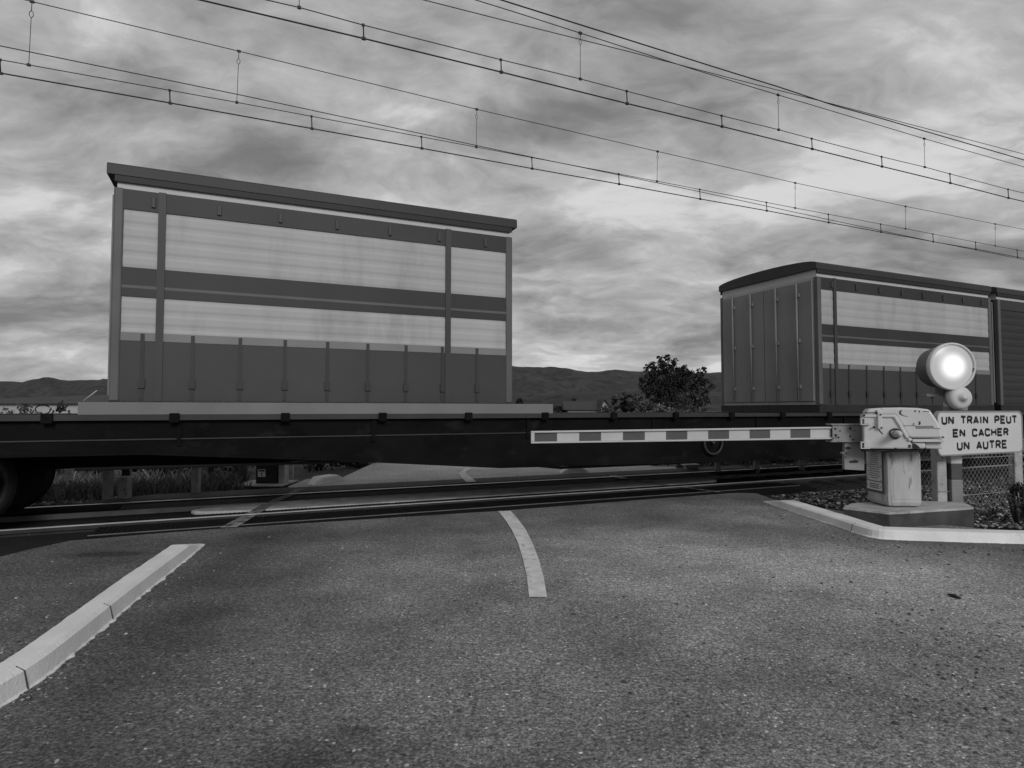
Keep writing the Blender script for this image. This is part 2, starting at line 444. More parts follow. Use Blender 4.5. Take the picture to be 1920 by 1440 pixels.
# far road: level with the crossing, bends away to the left behind the train
far = [G(560, 921), G(600, 915), G(1100, 892), G(1275, 884), T(9.9, 12.5), Vector((2.2, 14.6, 0)), Vector((0.6, 18, 0)), Vector((-3.2, 30, 0)), Vector((-14, 60, 0)),
       Vector((-19, 60, 0)), Vector((-7.4, 30, 0)), Vector((-4.0, 18, 0)), Vector((-3.1, 13.6, 0)), G(640, 896), G(575, 898), G(540, 912)]
slab('far_road', far, 0.0, 0.12, 'asphalt_pale')
slab('far_road_edge', [T(-1.9, 9.42), T(9.6, 9.42), T(9.9, 10.05), T(-1.0, 10.05)], 0.004, 0.1, 'asphalt_dark')

def ribbon(name, path, m, z=0.006, worn=True):
    """painted marking: path of (px, py, width in m)"""
    mb = MB(); c = [G(x, y) for x, y, w in path]; vs = []
    for i, p in enumerate(c):
        d = (c[min(i + 1, len(c) - 1)] - c[max(i - 1, 0)]).normalized(); n = Vector((-d.y, d.x, 0))
        w = path[i][2] / 2
        vs += [Vector((p.x, p.y, z)) + n * w, Vector((p.x, p.y, z)) - n * w]
    mb.add(vs, [(2 * i, 2 * i + 1, 2 * i + 3, 2 * i + 2) for i in range(len(c) - 1)])
    return struct(mb.build(name, m))
ribbon('centre_line', [(946, 959, .15), (958, 973, .145), (972, 993, .14), (985, 1019, .13), (996, 1052, .125), (1004, 1085, .12), (1009, 1121, .115)], 'marking')
ribbon('centre_line', [(884, 905, .17), (872, 894, .17), (866, 888, .15)], 'marking', 0.012)
ribbon('centre_line', [(866, 888, .12), (872, 883, .12), (879, 879, .12)], 'marking', 0.012)

# ---------------------------------------------------------------- crossing surface
def crossing():
    t0, t1 = -1.25, 8.2
    root = thing('crossing_deck', 'black rubber panel deck carrying the road over the rails', 'crossing deck', T(3.5, 8.2, 0))
    rows = [(6.72, 7.02, 'edge'), (7.05, 7.53, 'outer'), (7.70, 7.93, 'inner'), (8.60, 9.14, 'inner'), (9.30, 9.40, 'edge')]
    for (d0, d1, k) in rows:
        n = 6; w = (t1 - t0) / n
        for i in range(n):
            a = t0 + i * w; mb = MB()
            mb.tbox(a + .004, a + w - .004, d0, d1, -0.054, -0.006)
            if k != 'edge':
                q = int((w - .03) / 0.046)
                for j in range(q):
                    s = a + 0.02 + j * 0.046
                    mb.tbox(s, s + 0.026, d0 + 0.02, d1 - 0.02, -0.007, 0.0)
            else:
                mb.tbox(a + .004, a + w - .004, d0 + .01, d1 - .01, -0.007, -0.001)
            mb.build('crossing_panel', 'rubber', root)
    # dusty middle slab with rounded ends
    pts = []
    for k in range(13):
        q = -math.pi / 2 + math.pi * k / 12; pts.append(T(6.4 + 1.2 * math.cos(q), 8.265 + 0.30 * math.sin(q), -0.045))
    for k in range(13):
        q = math.pi / 2 + math.pi * k / 12; pts.append(T(.75 + 1.2 * math.cos(q), 8.265 + 0.30 * math.sin(q), -0.045))
    mb = MB(); mb.prism(pts, (0, 0, 0.05))
    mb.build('middle_slab', 'dusty_rubber', root, bevel=0.02)
    mb = MB(); mb.tbox(t0, t1, 7.028, 7.042, -0.012, 0.005)
    mb.build('edging_strip', 'edge_steel', root)
    mb = MB(); mb.tbox(t0 - 3, t1 + 3, 8.57, 8.588, -0.05, 0.006)
    mb.build('check_rail', 'edge_steel', root)
crossing()

def rail(name, d, label):
    prof = [(-.065, -.16), (.065, -.16), (.065, -.148), (.012, -.13), (.012, -.035), (.036, -.025), (.036, 0.0), (.030, .012), (-.030, .012), (-.036, 0.0), (-.036, -.025), (-.012, -.035), (-.012, -.13), (-.065, -.148)]
    root = thing(name, label, 'rail', T(0, d))
    mb = MB(); mb.prism([T(-60, d + a, b) for a, b in prof], U * 220); mb.build('rail_profile', 'rust', root)
    mb = MB(); mb.tbox(-60, 160, d - .028, d + .028, .0125, .016); mb.build('running_surface', 'steel_top', root)
rail('rail', 7.62, 'near steel rail with a polished bright top beside the ribbed panels')
rail('rail', 9.22, 'far steel rail with a polished bright top next to the far roadside')

ribbon('edge_marking', [(428, 990, .16), (470, 966, .15), (503, 946, .14)], 'marking_worn', 0.007)
ribbon('edge_marking', [(508, 944, .12), (540, 930, .12), (562, 918, .11)], 'marking_worn', 0.010)
ribbon('edge_marking', [(1148, 893, .14), (1172, 899, .14)], 'marking', 0.012)
ribbon('edge_marking', [(1180, 901, .05), (1240, 909, .05), (1352, 924, .05)], 'marking_worn', 0.009)
ribbon('centre_line', [(900, 921, .16), (912, 928, .16)], 'marking', 0.013)

# sleepers outside the crossing
def sleepers():
    n = 0
    for k in range(-14, 40):
        t = -2.75 + k * 0.6
        if -2.5 < t < 8.5: continue
        mb = MB(); mb.tbox(t - .12, t + .12, 7.12, 9.72, -.08, -.04)
        o = mb.build('sleeper', 'ballast', bevel=0.01)
        tag(o, 'dark sleeper of the track left of the crossing panels' if t < 0 else 'dark sleeper of the track right of the crossing panels', 'sleeper',
            'sleepers left of the crossing' if t < 0 else 'sleepers right of the crossing')
sleepers()

# ---------------------------------------------------------------- kerbs
random.seed(4)
def kerb(name, path, top_w, h, label, side=1, taper=None, jag=0.011, joints=()):
    """path: ground points of the visible foot line; the kerb body lies on its left when side=1"""
    c = []
    for _ in range(2):
        q = [path[0]]
        for a, b in zip(path, path[1:]): q += [a.lerp(b, .2), a.lerp(b, .8)]
        path = q + [path[-1]]
    for i in range(len(path) - 1):
        n = max(2, int((path[i + 1] - path[i]).length / 0.022))
        for k in range(n): c.append(path[i].lerp(path[i + 1], k / n))
    c.append(path[-1]); vs = []; n = len(c); mb = MB()
    L = [0]
    for i in range(1, n): L.append(L[-1] + (c[i] - c[i - 1]).length)
    for i, p in enumerate(c):
        d = (c[min(i + 3, n - 1)] - c[max(i - 3, 0)]).normalized(); nn = Vector((-d.y, d.x, 0)) * side
        f = 1.0
        if taper:
            a, b = taper
            if a: f = min(f, 0.15 + L[i] / a)
            if b: f = min(f, 0.15 + (L[-1] - L[i]) / b)
        f = min(1, f); hh = h * f
        j = max(0, mnoise.noise(p * 14)) * jag * 2.2 + random.uniform(0, 1) * jag * .7; jt = mnoise.noise(p * 11 + Vector((3, 1, 0))) * jag * .5
        w = 0.03
        vs += [p - nn * (0.0 + j) + ZV * (-.02), p - nn * (0.0 + j) + ZV * .003, p + nn * w * .12 + ZV * .010, p + nn * w * .6 + ZV * hh * .82, p + nn * (w + .012) + ZV * hh * .97,
               p + nn * (w + .03) + ZV * hh, p + nn * (w + top_w * (.35 + .65 * f) + jt) + ZV * hh, p + nn * (w + top_w * (.35 + .65 * f) + .006 + jt) + ZV * (-.02)]
    m = 8
    fs = [(i * m + k, i * m + k + 1, (i + 1) * m + k + 1, (i + 1) * m + k) for i in range(n - 1) for k in range(m - 1)]
    fs += [tuple(range(m)), tuple((n - 1) * m + k for k in range(m))[::-1]]
    mb.add(vs, fs, smooth=False)
    root = thing(name, label, 'kerb', path[0])
    mb.build('kerb_body', 'kerb_paint', root)
    for s in joints:
        i = min(range(n), key=lambda q: abs(L[q] - s * L[-1]))
        p = c[i]; d = (c[min(i + 3, n - 1)] - c[max(i - 3, 0)]).normalized(); nn = Vector((-d.y, d.x, 0)) * side
        jm = MB(); jm.prism([p - nn * .003 + ZV * .004 - d * .003, p + nn * .0145 + ZV * h * .82 - d * .003, p + nn * .05 + ZV * (h + .002) - d * .003, p + nn * .03 + ZV * .0 - d * .003], d * .005)
        jm.build('joint', 'concrete_dark', root)
    return root
kl = [G(384, 1022), G(260, 1122), G(170, 1200), G(85, 1272), G(0, 1328)]
far_pt = kl[-1] + (kl[-1] - kl[-2]).normalized() * 2.5
kerb('kerb', kl + [far_pt], 0.115, 0.10, 'long white painted kerb with a flaking edge on the left side of the road', side=-1, taper=(0.5, None), joints=(0.36, 0.52))
kr = [G(1432, 941), G(1480, 958), G(1560, 984), G(1622, 1006), G(1660, 1012), G(1780, 1016), G(1920, 1020), G(2250, 1030), G(2800, 1045)]
kerb('kerb', kr, 0.17, 0.085, 'white kerb bending round in front of the barrier machine', side=1, taper=(0.5, None), joints=(0.28,))
kerb('kerb', [G(588, 911), G(612, 906), G(652, 900)], 0.18, 0.11, 'short white kerb at the far left of the crossing beside the far machine', side=1, taper=(0.35, 0.25), jag=.002)
kerb('kerb', [G(1052, 888), G(1108, 887)], 0.25, 0.13, 'short white kerb on the far right of the crossing', side=1, taper=(0.25, 0.25), jag=.002)

# ---------------------------------------------------------------- hills
def hills(name, Y, ridge, m, depth, seed, z0=-5, rough=0.02):
    random.seed(seed); mb = MB(); rows = 10; xs = []
    px = -2600
    while px <= 4600:
        xs.append(px); px += 10
    def h(px):
        for i in range(len(ridge) - 1):
            if ridge[i][0] <= px <= ridge[i + 1][0]:
                f = (px - ridge[i][0]) / (ridge[i + 1][0] - ridge[i][0]); f = f * f * (3 - 2 * f)
                return ridge[i][1] * (1 - f) + ridge[i + 1][1] * f
        return ridge[0][1] if px < ridge[0][0] else ridge[-1][1]
    vs = []
    for j in range(rows):
        f = j / (rows - 1); y = Y - depth * (1 - f)
        for px in xs:
            x = (px - 960) / F * Y * (0.75 + 0.25 * f)
            top = (768 - h(px)) / F * Y
            z = z0 + (top - z0) * (f ** 0.8)
            z += mnoise.fractal(Vector((x / Y * 14, f * 5, seed)), 1.0, 2.0, 5) * Y * rough * (0.25 + math.sin(f * math.pi) * .8) * (0.35 if f == 1 else 1)
            if f == 1: z += random.uniform(-1, 1) * Y * 0.0007
            vs.append(Vector((x, y, z)))
    # back slope
    for px in xs:
        vs.append(Vector(((px - 960) / F * Y * 1.1, Y + depth * .6, z0)))
    n = len(xs)
    fs = [(j * n + i, j * n + i + 1, (j + 1) * n + i + 1, (j + 1) * n + i) for j in range(rows) for i in range(n - 1)]
    mb.add(vs, fs, smooth=True)
    return struct(mb.build(name, m))
hills('hills', 2600, [(-2600, 700), (-600, 722), (0, 714), (60, 716), (170, 712), (230, 711), (330, 706), (500, 690), (700, 676), (820, 672), (870, 682), (905, 689), (950, 686), (1000, 687), (1050, 690), (1115, 697), (1150, 692),
                      (1200, 696), (1300, 700), (1400, 697), (1600, 690), (2000, 680), (4600, 690)], 'hill_far', 900, 3)
hills('low_hills', 900, [(-2600, 750), (0, 745), (300, 735), (600, 722), (860, 728), (1000, 738), (1060, 735), (1150, 730), (1250, 735), (1500, 730), (4600, 740)], 'hill_near', 350, 8, rough=.008)

# ================================================================ VEGETATION
def leaves(mb, c, rad, n, size, seed, clumps=None, flat=0.0, mi_choice=(0,), lower_cut=None):
    """leaf-sized faces in clumps through a crown's volume"""
    rnd = random.Random(seed); c = Vector(c); rad = Vector(rad)
    clumps = clumps or max(6, n // 40); cs = []
    for _ in range(clumps):
        while True:
            v = Vector((rnd.uniform(-1, 1), rnd.uniform(-1, 1), rnd.uniform(-1, 1)))
            if 0.25 < v.length < 1: break
        k = 0.8 + 0.35 * mnoise.noise(v * 1.7 + Vector((seed, 0, 0)))
        cs.append((v * k, rnd.uniform(.10, .24), rnd.choice(mi_choice)))
    vs = []; fs = []
    for _ in range(n):
        q, r, mi = rnd.choice(cs)
        g = Vector((rnd.gauss(0, 1), rnd.gauss(0, 1), rnd.gauss(0, 1))) * r * .6
        p = q + g; p = c + Vector((p.x * rad.x, p.y * rad.y, p.z * rad.z))
        if lower_cut is not None and p.z < lower_cut: continue
        a = Vector((rnd.gauss(0, 1), rnd.gauss(0, 1), rnd.gauss(0, 1) * (1 - flat))).normalized(); b = a.orthogonal().normalized()
        b = (b * math.cos(rnd.random() * 6) + a.cross(b) * math.sin(rnd.random() * 6)).normalized()
        s = size * rnd.uniform(.6, 1.4)
        mb.add([p - a * s, p + b * s * .55, p + a * s, p - b * s * .55], [(0, 1, 2, 3)], mi=mi)
def tree(name, x, y, ground, h, blobs, seed, label, leaf, size, n, group=None, trunk_r=.2):
    root = thing(name, label, 'tree', (x, y, ground), group)
    rnd = random.Random(seed); mb = MB(); fork = Vector((x, y, ground + h * .3))
    mb.tube([(x, y, ground), (x + .05, y, ground + h * .15), fork], [trunk_r, trunk_r * .8, trunk_r * .65], 8)
    for (bx, by, bz, rx, ry, rz) in blobs:
        e = Vector((x + bx, y + by, ground + bz)); m = fork.lerp(e, .5) + Vector((rnd.uniform(-.2, .2), 0, rnd.uniform(0, .3)))
        mb.tube([fork, m, e], [trunk_r * .5, trunk_r * .3, trunk_r * .1], 5)
    mb.build('trunk', 'bark', root)
    cm = MB()
    tot = sum(b[3] * b[5] for b in blobs)
    for i, (bx, by, bz, rx, ry, rz) in enumerate(blobs):
        leaves(cm, (x + bx, y + by, ground + bz), (rx, ry, rz), int(n * rx * rz / tot), size, seed * 31 + i, mi_choice=(0, 0, 1))
    cm.build('crown', leaf, root, recalc=False)
    return root
def px2m(px, Y): return (px - 960) / F * Y
Yt = 60.0; sc = Yt / F
def blob(px, py, rx, rz, x0, dy=0): return (px2m(px, Yt) - x0, dy, H + (768 - py) * sc + 0.1, rx * sc, rx * sc * .8, rz * sc)
x0 = px2m(1245, Yt)
tree('tree', x0, Yt, -.1, 5.2, [blob(1245, 708, 48, 34, x0), blob(1250, 682, 26, 17, x0), blob(1222, 690, 17, 14, x0), blob(1270, 690, 20, 16, x0), blob(1215, 722, 26, 30, x0, -.5), blob(1282, 712, 32, 28, x0, .5),
     blob(1250, 745, 50, 30, x0), blob(1240, 673, 9, 7, x0), blob(1255, 668, 8, 6, x0), blob(1212, 688, 8, 7, x0)], 11,
     'large dark leafy tree in the middle distance between the two containers', ['leaf_dark', 'leaf_dark'], .12, 9000)
x1 = px2m(1316, Yt)
tree('tree', x1, Yt + 3, -.1, 4.6, [blob(1312, 712, 30, 22, x1), blob(1330, 695, 14, 9, x1), blob(1338, 690, 8, 7, x1), blob(1300, 694, 16, 10, x1), blob(1330, 728, 28, 28, x1), blob(1310, 755, 40, 22, x1)], 17,
     'lower spreading dark tree just right of the large tree', ['leaf_dark', 'leaf_mid'], .12, 5000)
x2 = px2m(1170, 70)
Yt = 70.0; sc = Yt / F
tree('tree', x2, Yt, -.1, 3.4, [blob(1168, 748, 24, 13, x2), blob(1150, 752, 12, 10, x2), blob(1190, 755, 24, 18, x2), blob(1172, 765, 26, 12, x2)], 23,
     'small round tree beside the gabled house', ['leaf_dark', 'leaf_mid'], .13, 2600)
def shrub(name, x, y, z, rx, ry, rz, seed, label, leaf, size, n, group=None, cat='shrub'):
    root = thing(name, label, cat, (x, y, z), group); rnd = random.Random(seed)
    mb = MB()
    for k in range(6):
        e = Vector((x + rnd.uniform(-.7, .7) * rx, y + rnd.uniform(-.6, .6) * ry, z + rz * rnd.uniform(.9, 1.6)))
        mb.tube([(x + rnd.uniform(-.1, .1) * rx, y, z), Vector((x, y, z)).lerp(e, .5) + Vector((rnd.uniform(-.1, .1) * rx, 0, 0)), e], [.018 * (1 + rz), .012 * (1 + rz), .004], 5)
    mb.build('stem', 'bark', root)
    c = MB(); leaves(c, (x, y, z + rz * .75), (rx, ry, rz * 1.1), n, size, seed, mi_choice=(0, 0, 1), lower_cut=z)
    c.build('foliage', leaf, root, recalc=False)
    return root
for k, (px, w, hh, Y, lf, lab) in enumerate([(1210, 30, 26, 50, 'leaf_mid', 'mid grey bush at the foot of the large tree, on its left'), (1236, 26, 22, 49, 'leaf_pale', 'pale bush at the foot of the large tree, in its middle'),
                                     (1285, 34, 20, 50, 'leaf_mid', 'low bush in front of the lower spreading tree'), (1140, 22, 14, 60, 'leaf_mid', 'low bush in front of the gabled house'),
                                     (1040, 40, 14, 70, 'leaf_dark', 'dark bush left of the long house roof'), (935, 30, 16, 90, 'leaf_dark', 'small dark bush far out in the fields left of the house'),
                                     (975, 12, 30, 130, 'leaf_dark', 'small dark rounded bush highest up in the fields')]):
    s = Y / F
    shrub('bush', px2m(px, Y), Y, -.1, w * s, w * s * .7, (H + hh * s) / 2, 40 + k, lab, [lf, 'leaf_dark'], .10 * Y / 50, 1300)

rnd = random.Random(44)
for k in range(16):
    Y = rnd.uniform(150, 420); px = rnd.choice((rnd.uniform(-200, 240), rnd.uniform(860, 1190), rnd.uniform(860, 1190), rnd.uniform(1300, 1450))); w = rnd.uniform(1.6, 4.5)
    shrub('hedge_tree', px2m(px, Y), Y, -.1, w * 1.3, w, rnd.uniform(1.4, 3.2), 500 + k, 'small dark hedge tree far out in the fields below the hills', ['leaf_dark', 'leaf_dark'], .28, 420, 'hedge trees in the far fields', cat='tree')
# ================================================================ FAR BUILDINGS
def house():
    Y = 66; s = Y / F
    def p(px, py, y=Y): return A(px, py, y)
    root = thing('house', 'small house with a pale gable and long dark roof beside the small round tree', 'house', (px2m(1120, Y), Y, -.1))
    x0, x1 = px2m(1127, Y), px2m(1146, Y); zr = H + (768 - 750) * s; ze = H + (768 - 766) * s; xm = px2m(1133, Y)
    mb = MB(); mb.prism([(x0, Y, -.1), (x1, Y, -.1), (x1, Y, ze), (xm, Y, zr - .05), (x0, Y, ze)], (0, 5, 0)); mb.build('gable_wall', 'wall_light', root)
    mb = MB(); mb.aabb(px2m(1066, Y), x0 - .02, Y + .6, Y + 4.5, -.1, ze - .1); mb.build('wall', 'wall_mid', root)
    mb = MB(); mb.prism([(px2m(1058, Y), Y + .3, ze - .15), (px2m(1058, Y), Y + 2.6, zr - .1), (px2m(1058, Y), Y + 5, ze - .15)], (px2m(1125, Y) - px2m(1058, Y), 0, 0)); mb.build('roof', 'roof_tile', root)
    for (a, b) in (((x0 - .25, ze - .3), (xm, zr + .05)), ((xm, zr + .05), (x1 + .2, ze - .3))):
        mb = MB(); d = Vector((b[0] - a[0], 0, b[1] - a[1])); nrm = Vector((-d.z, 0, d.x)).normalized() * .1
        mb.prism([Vector((a[0], Y - .3, a[1])), Vector((b[0], Y - .3, b[1])), Vector((b[0], Y - .3, b[1])) + nrm, Vector((a[0], Y - .3, a[1])) + nrm], (0, 5.6, 0)); mb.build('gable_roof', 'roof_tile', root)
    mb = MB(); mb.aabb(xm - .25, xm + .25, Y - .03, Y + .05, .7, 1.25); mb.build('window', 'window_dark', root)
house()
def shed():
    Y = 34; s = Y / F
    xa, xb = px2m(-260, Y), px2m(222, Y)
    root = thing('low_building', 'long low building with a pale graffiti wall and dark sloping roof at the far left', 'building', ((xa + xb) / 2, Y, -.1))
    ze = H + (768 - 757) * s
    mb = MB(); mb.aabb(xa, xb, Y, Y + 6, -.1, ze); mb.build('wall', 'wall_light', root)
    mb = MB()
    a = [(xa - .3, Y - .25, ze + .004), (xb + .2, Y - .25, ze + .004), (px2m(160, Y), Y + 3, H + (768 - 737) * s), (xa - .3, Y + 3, H + (768 - 752) * s), (xb + .2, Y + 6.3, ze + .004), (xa - .3, Y + 6.3, ze + .004)]
    mb.add(a, [(0, 1, 2, 3), (3, 2, 4, 5), (1, 4, 2), (0, 3, 5), (0, 5, 4, 1)]); mb.build('roof', 'roof_tile', root)
    for (p, q) in (((156, 752), (182, 732)), ((191, 767), (208, 752))):
        mb = MB(); mb.tube([A(p[0], p[1], Y - .4), A(q[0], q[1], Y - .3)], .03, 5); mb.build('barge_board', 'wall_light', root)
    mb = MB()
    for (cx, cy, rx, ry) in ((50, 768, 13, 7), (80, 767, 14, 8)):
        ps = [A(cx + rx * math.cos(k / 20 * 2 * math.pi + .5), cy - ry * math.sin(k / 20 * 2 * math.pi + .5) + .1 * k, Y - .012) for k in range(20)]
        mb.tube(ps, .035, 4)
    mb.build('graffiti', 'dark_metal', root)
shed()

# ================================================================ TRAIN
def wheel_set(parent, t, d0):
    for d, face in ((7.62, -1), (9.22, 1)):
        c = T(t, d, .016 + .45); mb = MB()
        mb.lathe(c, P * face, [(.02, .07), (.09, .075), (.10, .05), (.20, .045), (.36, .025), (.40, .065), (.45, .065), (.455, -.05), (.48, -.06), (.48, -.085), (.38, -.08), (.02, -.06)], 36)
        mb.build('wheel', 'dark_metal', parent, origin=c)
def train():
    t0, t1 = -5.2, 20.8
    root = thing('flat_wagon', 'long black flat freight wagon standing across the level crossing', 'wagon', T(8, 8.42, 0))
    prof = [(t0, 1.12), (t0, .80), (-.8, .78), (1.0, .66), (3.0, .50), (8.5, .43), (14, .43), (16, .60), (17, .80), (t1, .80), (t1, 1.12)]
    for dd, nm in ((7.04, 1), (9.76, 1)):
        mb = MB(); mb.prism([T(t, dd, z) for t, z in prof], P * .035); mb.build('side_sill', 'wagon_paint', root)
    # flanges
    for dd in (6.98, 9.74):
        mb = MB(); mb.tbox(t0, t1, dd, dd + .11, 1.095, 1.15); mb.build('top_flange', 'wagon_ledge', root)
        mb = MB(); lo = prof[1:-1]
        for i in range(len(lo) - 1):
            a, b = lo[i], lo[i + 1]
            mb.prism([T(a[0], dd, a[1]), T(b[0], dd, b[1]), T(b[0], dd, b[1] - .022), T(a[0], dd, a[1] - .022)], P * .11)
        mb.build('bottom_flange', 'wagon_paint', root)
    mb = MB(); mb.tbox(t0, t1, 7.028, 7.0395, .90, .912); mb.build('side_rib', 'wagon_ledge', root)
    for k in range(13):
        t = t0 + .8 + k * 1.95
        mb = MB(); mb.tbox(t - .02, t + .02, 7.015, 7.0395, .84, 1.092); mb.build('stiffener', 'wagon_paint', root)
    mb = MB(); mb.tbox(t0 + .01, t1 - .01, 7.09, 9.74, 1.06, 1.145); mb.build('floor', 'wagon_paint', root)
    mb = MB(); mb.tbox(t0, t1, 8.2, 8.64, .55, 1.06); mb.build('centre_beam', 'wagon_paint', root)
    for dd in (7.0, 9.75):
        mb = MB(); mb.tbox(-1.35, 3.75, dd, dd + .06, 1.152, 1.272); mb.build('side_board', 'lip_paint', root)
    for bt in (-3.35, 18.6):
        mb = MB()
        for dd in (7.22, 9.5):
            pr = [(-1.35, .62), (-1.15, .36), (-.6, .34), (-.45, .26), (.45, .26), (.6, .34), (1.15, .36), (1.35, .62), (.6, .60), (.4, .70), (-.4, .70), (-.6, .60)]
            mb.prism([T(bt + a, dd, z) for a, z in pr], P * .12)
            for a in (-.9, .9): mb.tbox(bt + a - .14, bt + a + .14, dd - .05, dd + .17, .38, .60)
        mb.tbox(bt - .25, bt + .25, 7.3, 9.55, .48, .72)
        bo = mb.build('bogie', 'dark_metal', root)
        for a in (-.9, .9): wheel_set(bo, bt + a, 7.62)
        mb = MB()
        for a in (-.9, .9): mb.tube([T(bt + a, 7.6, .466), T(bt + a, 9.24, .466)], .08, 10)
        mb.build('axle', 'dark_metal', bo)
    for k in range(24):
        t = t0 + .5 + k * 1.04
        mb = MB(); mb.tbox(t - .045, t + .045, 6.945, 6.979, 1.07, 1.165); mb.build('stake_pocket', 'wagon_paint', root, bevel=.006)
    mb = MB(); mb.tube([T(-1.4, 7.2, .62), T(2.5, 7.2, .60), T(4, 7.25, .42), T(14, 7.25, .40)], .018, 6); mb.build('brake_pipe', 'dark_metal', root)
    mb = MB(); mb.lathe(T(6.4, 7.0, .72), -P, [(.16, 0), (.185, .012), (.185, .022), (.16, .03), (.16, 0)], 24); mb.tube([T(6.4, 7.05, .72), T(6.4, 6.97, .72)], .02, 8)
    mb.build('brake_wheel', 'wagon_ledge', root)
    # brake gear and tanks under the floor
    mb = MB(); mb.tube([T(4.0, 8.9, .80), T(5.6, 8.9, .80)], .18, 14); mb.build('air_tank', 'dark_metal', root)
    for t in (t0, t1):
        for dd in (7.55, 9.3):
            sgn = -1 if t == t0 else 1
            mb = MB(); mb.lathe(T(t, dd, 1.02), U * sgn, [(.09, 0), (.09, .35), (.22, .36), (.22, .39), (.01, .42)], 20); mb.build('buffer', 'dark_metal', root)
train()

def container(t0, t1, label, light='tarp_light', straps=(), zs=1.0, roof_over=.0, low='tarp_mid', bars=True, dark=False):
    d0, d1 = 7.30, 9.56
    zt = [1.155, 1.285, 1.92, 2.345, 2.655, 3.25, 3.47, 3.535, 3.60, 3.735]
    root = thing('container', label, 'container', T((t0 + t1) / 2, (d0 + d1) / 2, 1.155))
    # body: long sides with shallow horizontal ribs
    mb = MB(); z = 1.285; near = []
    k = 0
    while z < 3.46:
        near += [(d0 + .004, z), (d0 + .004, z + .03), (d0, z + .06), (d0, min(3.47, z + .12))]
        z += .15; k += 1
    near = [q for q in near if q[1] <= 3.47]
    far_ = [(d0 + d1 - a, b) for a, b in near][::-1]
    mb.prism([T(t0, a, b) for a, b in near + far_], U * (t1 - t0)); mb.build('body', light if not dark else 'dark_box', root)
    def band(name, za, zb, m, out=.006, ends=0.0):
        for dd in (d0 - out, d1 + out - .004):
            mb = MB(); mb.tbox(t0 + ends, t1 - ends, dd, dd + .004, za, zb); mb.build(name, m, root)
    mb = MB(); mb.tbox(t0 - .01, t1 + .01, d0 - .015, d1 + .015, 1.156, 1.284); mb.build('base_frame', 'dark_metal', root)
    if not dark:
        band('lower_skirt', 1.29, 1.90, low)
        band('livery_band', 2.36, 2.66, 'tarp_band', .008, .06)
        band('band_line', 2.445, 2.475, 'post_dark', .010, .06)
        band('mid_tone_band', 1.905, 1.99, 'end_panel', .007)  # mid grey upper strip of the two-tone skirt
    band('upper_band', 3.26, 3.465, 'roof_dark', .010)
    for a in (t0 - .004, t1 - .086):
        for dd in (d0 - .02, d1 - .07):
            mb = MB(); mb.tbox(a, a + .09, dd, dd + .09, 1.285, 3.472); mb.build('corner_post', 'post_dark', root, bevel=.015)
    mb = MB(); mb.tbox(t0 + .02, t1 - .02, d0 + .02, d1 - .02, 3.472, 3.60); mb.build('eave', 'eave_light', root)
    for dd in (d0 - .012, d1 - .013):
        mb = MB(); mb.tbox(t0, t1, dd, dd + .025, 3.535, 3.600); mb.build('tie_rail', 'black_paint', root)
    # arched roof
    n = 14; pr = [(d0 - .02, 3.602)]
    for k in range(n + 1):
        q = math.pi * k / n; pr.append(((d0 + d1) / 2 - math.cos(q) * ((d1 - d0) / 2 + .02), 3.70 + math.sin(q) * .10))
    pr.append((d1 + .02, 3.602))
    mb = MB(); mb.prism([T(t0 - .03 - roof_over, a, b) for a, b in pr], U * (t1 - t0 + .06 + 2 * roof_over)); mb.build('roof', 'roof_dark', root)
    for s in straps:
        for dd in (d0 - .022, d1 + .008):
            mb = MB(); mb.tbox(s - .035, s + .035, dd, dd + .014, 1.285, 3.47); mb.build('strap', 'tarp_mid', root)
    if not dark:
        t = t0 + .28
        while t < t1 - .2:
            mb = MB(); mb.tbox(t - .018, t + .018, d0 - .0145, d0 - .0102, 1.30, 1.98); mb.tbox(t - .03, t + .03, d0 - .030, d0 - .0148, 1.42, 1.52)
            mb.build('buckle_strap', 'roof_dark', root); t += .46
        for k in range(int((t1 - t0) / .62)):
            t = t0 + .35 + k * .62; mb = MB(); mb.tbox(t - .02, t + .02, d0 - .028, d0 - .0102, 3.30, 3.41); mb.build('roller', 'tarp_mid', root, bevel=.004)
    # doors on the end facing along the track to the left
    for (a, b) in ((d0 + .08, (d0 + d1) / 2 - .006), ((d0 + d1) / 2 + .006, d1 - .08)):
        mb = MB(); mb.tbox(t0 - .03, t0 - .001, a, b, 1.34, 3.42); dr = mb.build('door', 'end_panel', root, bevel=.008)
        if bars:
            for f in (.28, .72):
                q = a + (b - a) * f; mb = MB()
                mb.tube([T(t0 - .055, q, 1.36), T(t0 - .055, q, 3.40)], .017, 8)
                for zz in (1.6, 2.4, 3.2): mb.tbox(t0 - .06, t0 - .03, q - .05, q + .05, zz - .03, zz + .03)
                mb.build('locking_bar', 'end_panel', dr)
    return root
container(-1.15, 3.3, 'short pale container with a dark band, standing alone on the left of the wagon', straps=(-.72, 2.42), roof_over=.04)
container(9.0, 14.0, 'pale container with a visible door end, behind the round signal lamp', straps=(9.42,))
container(14.25, 20.3, 'dark container at the right edge of the photo behind the warning sign', dark=True)

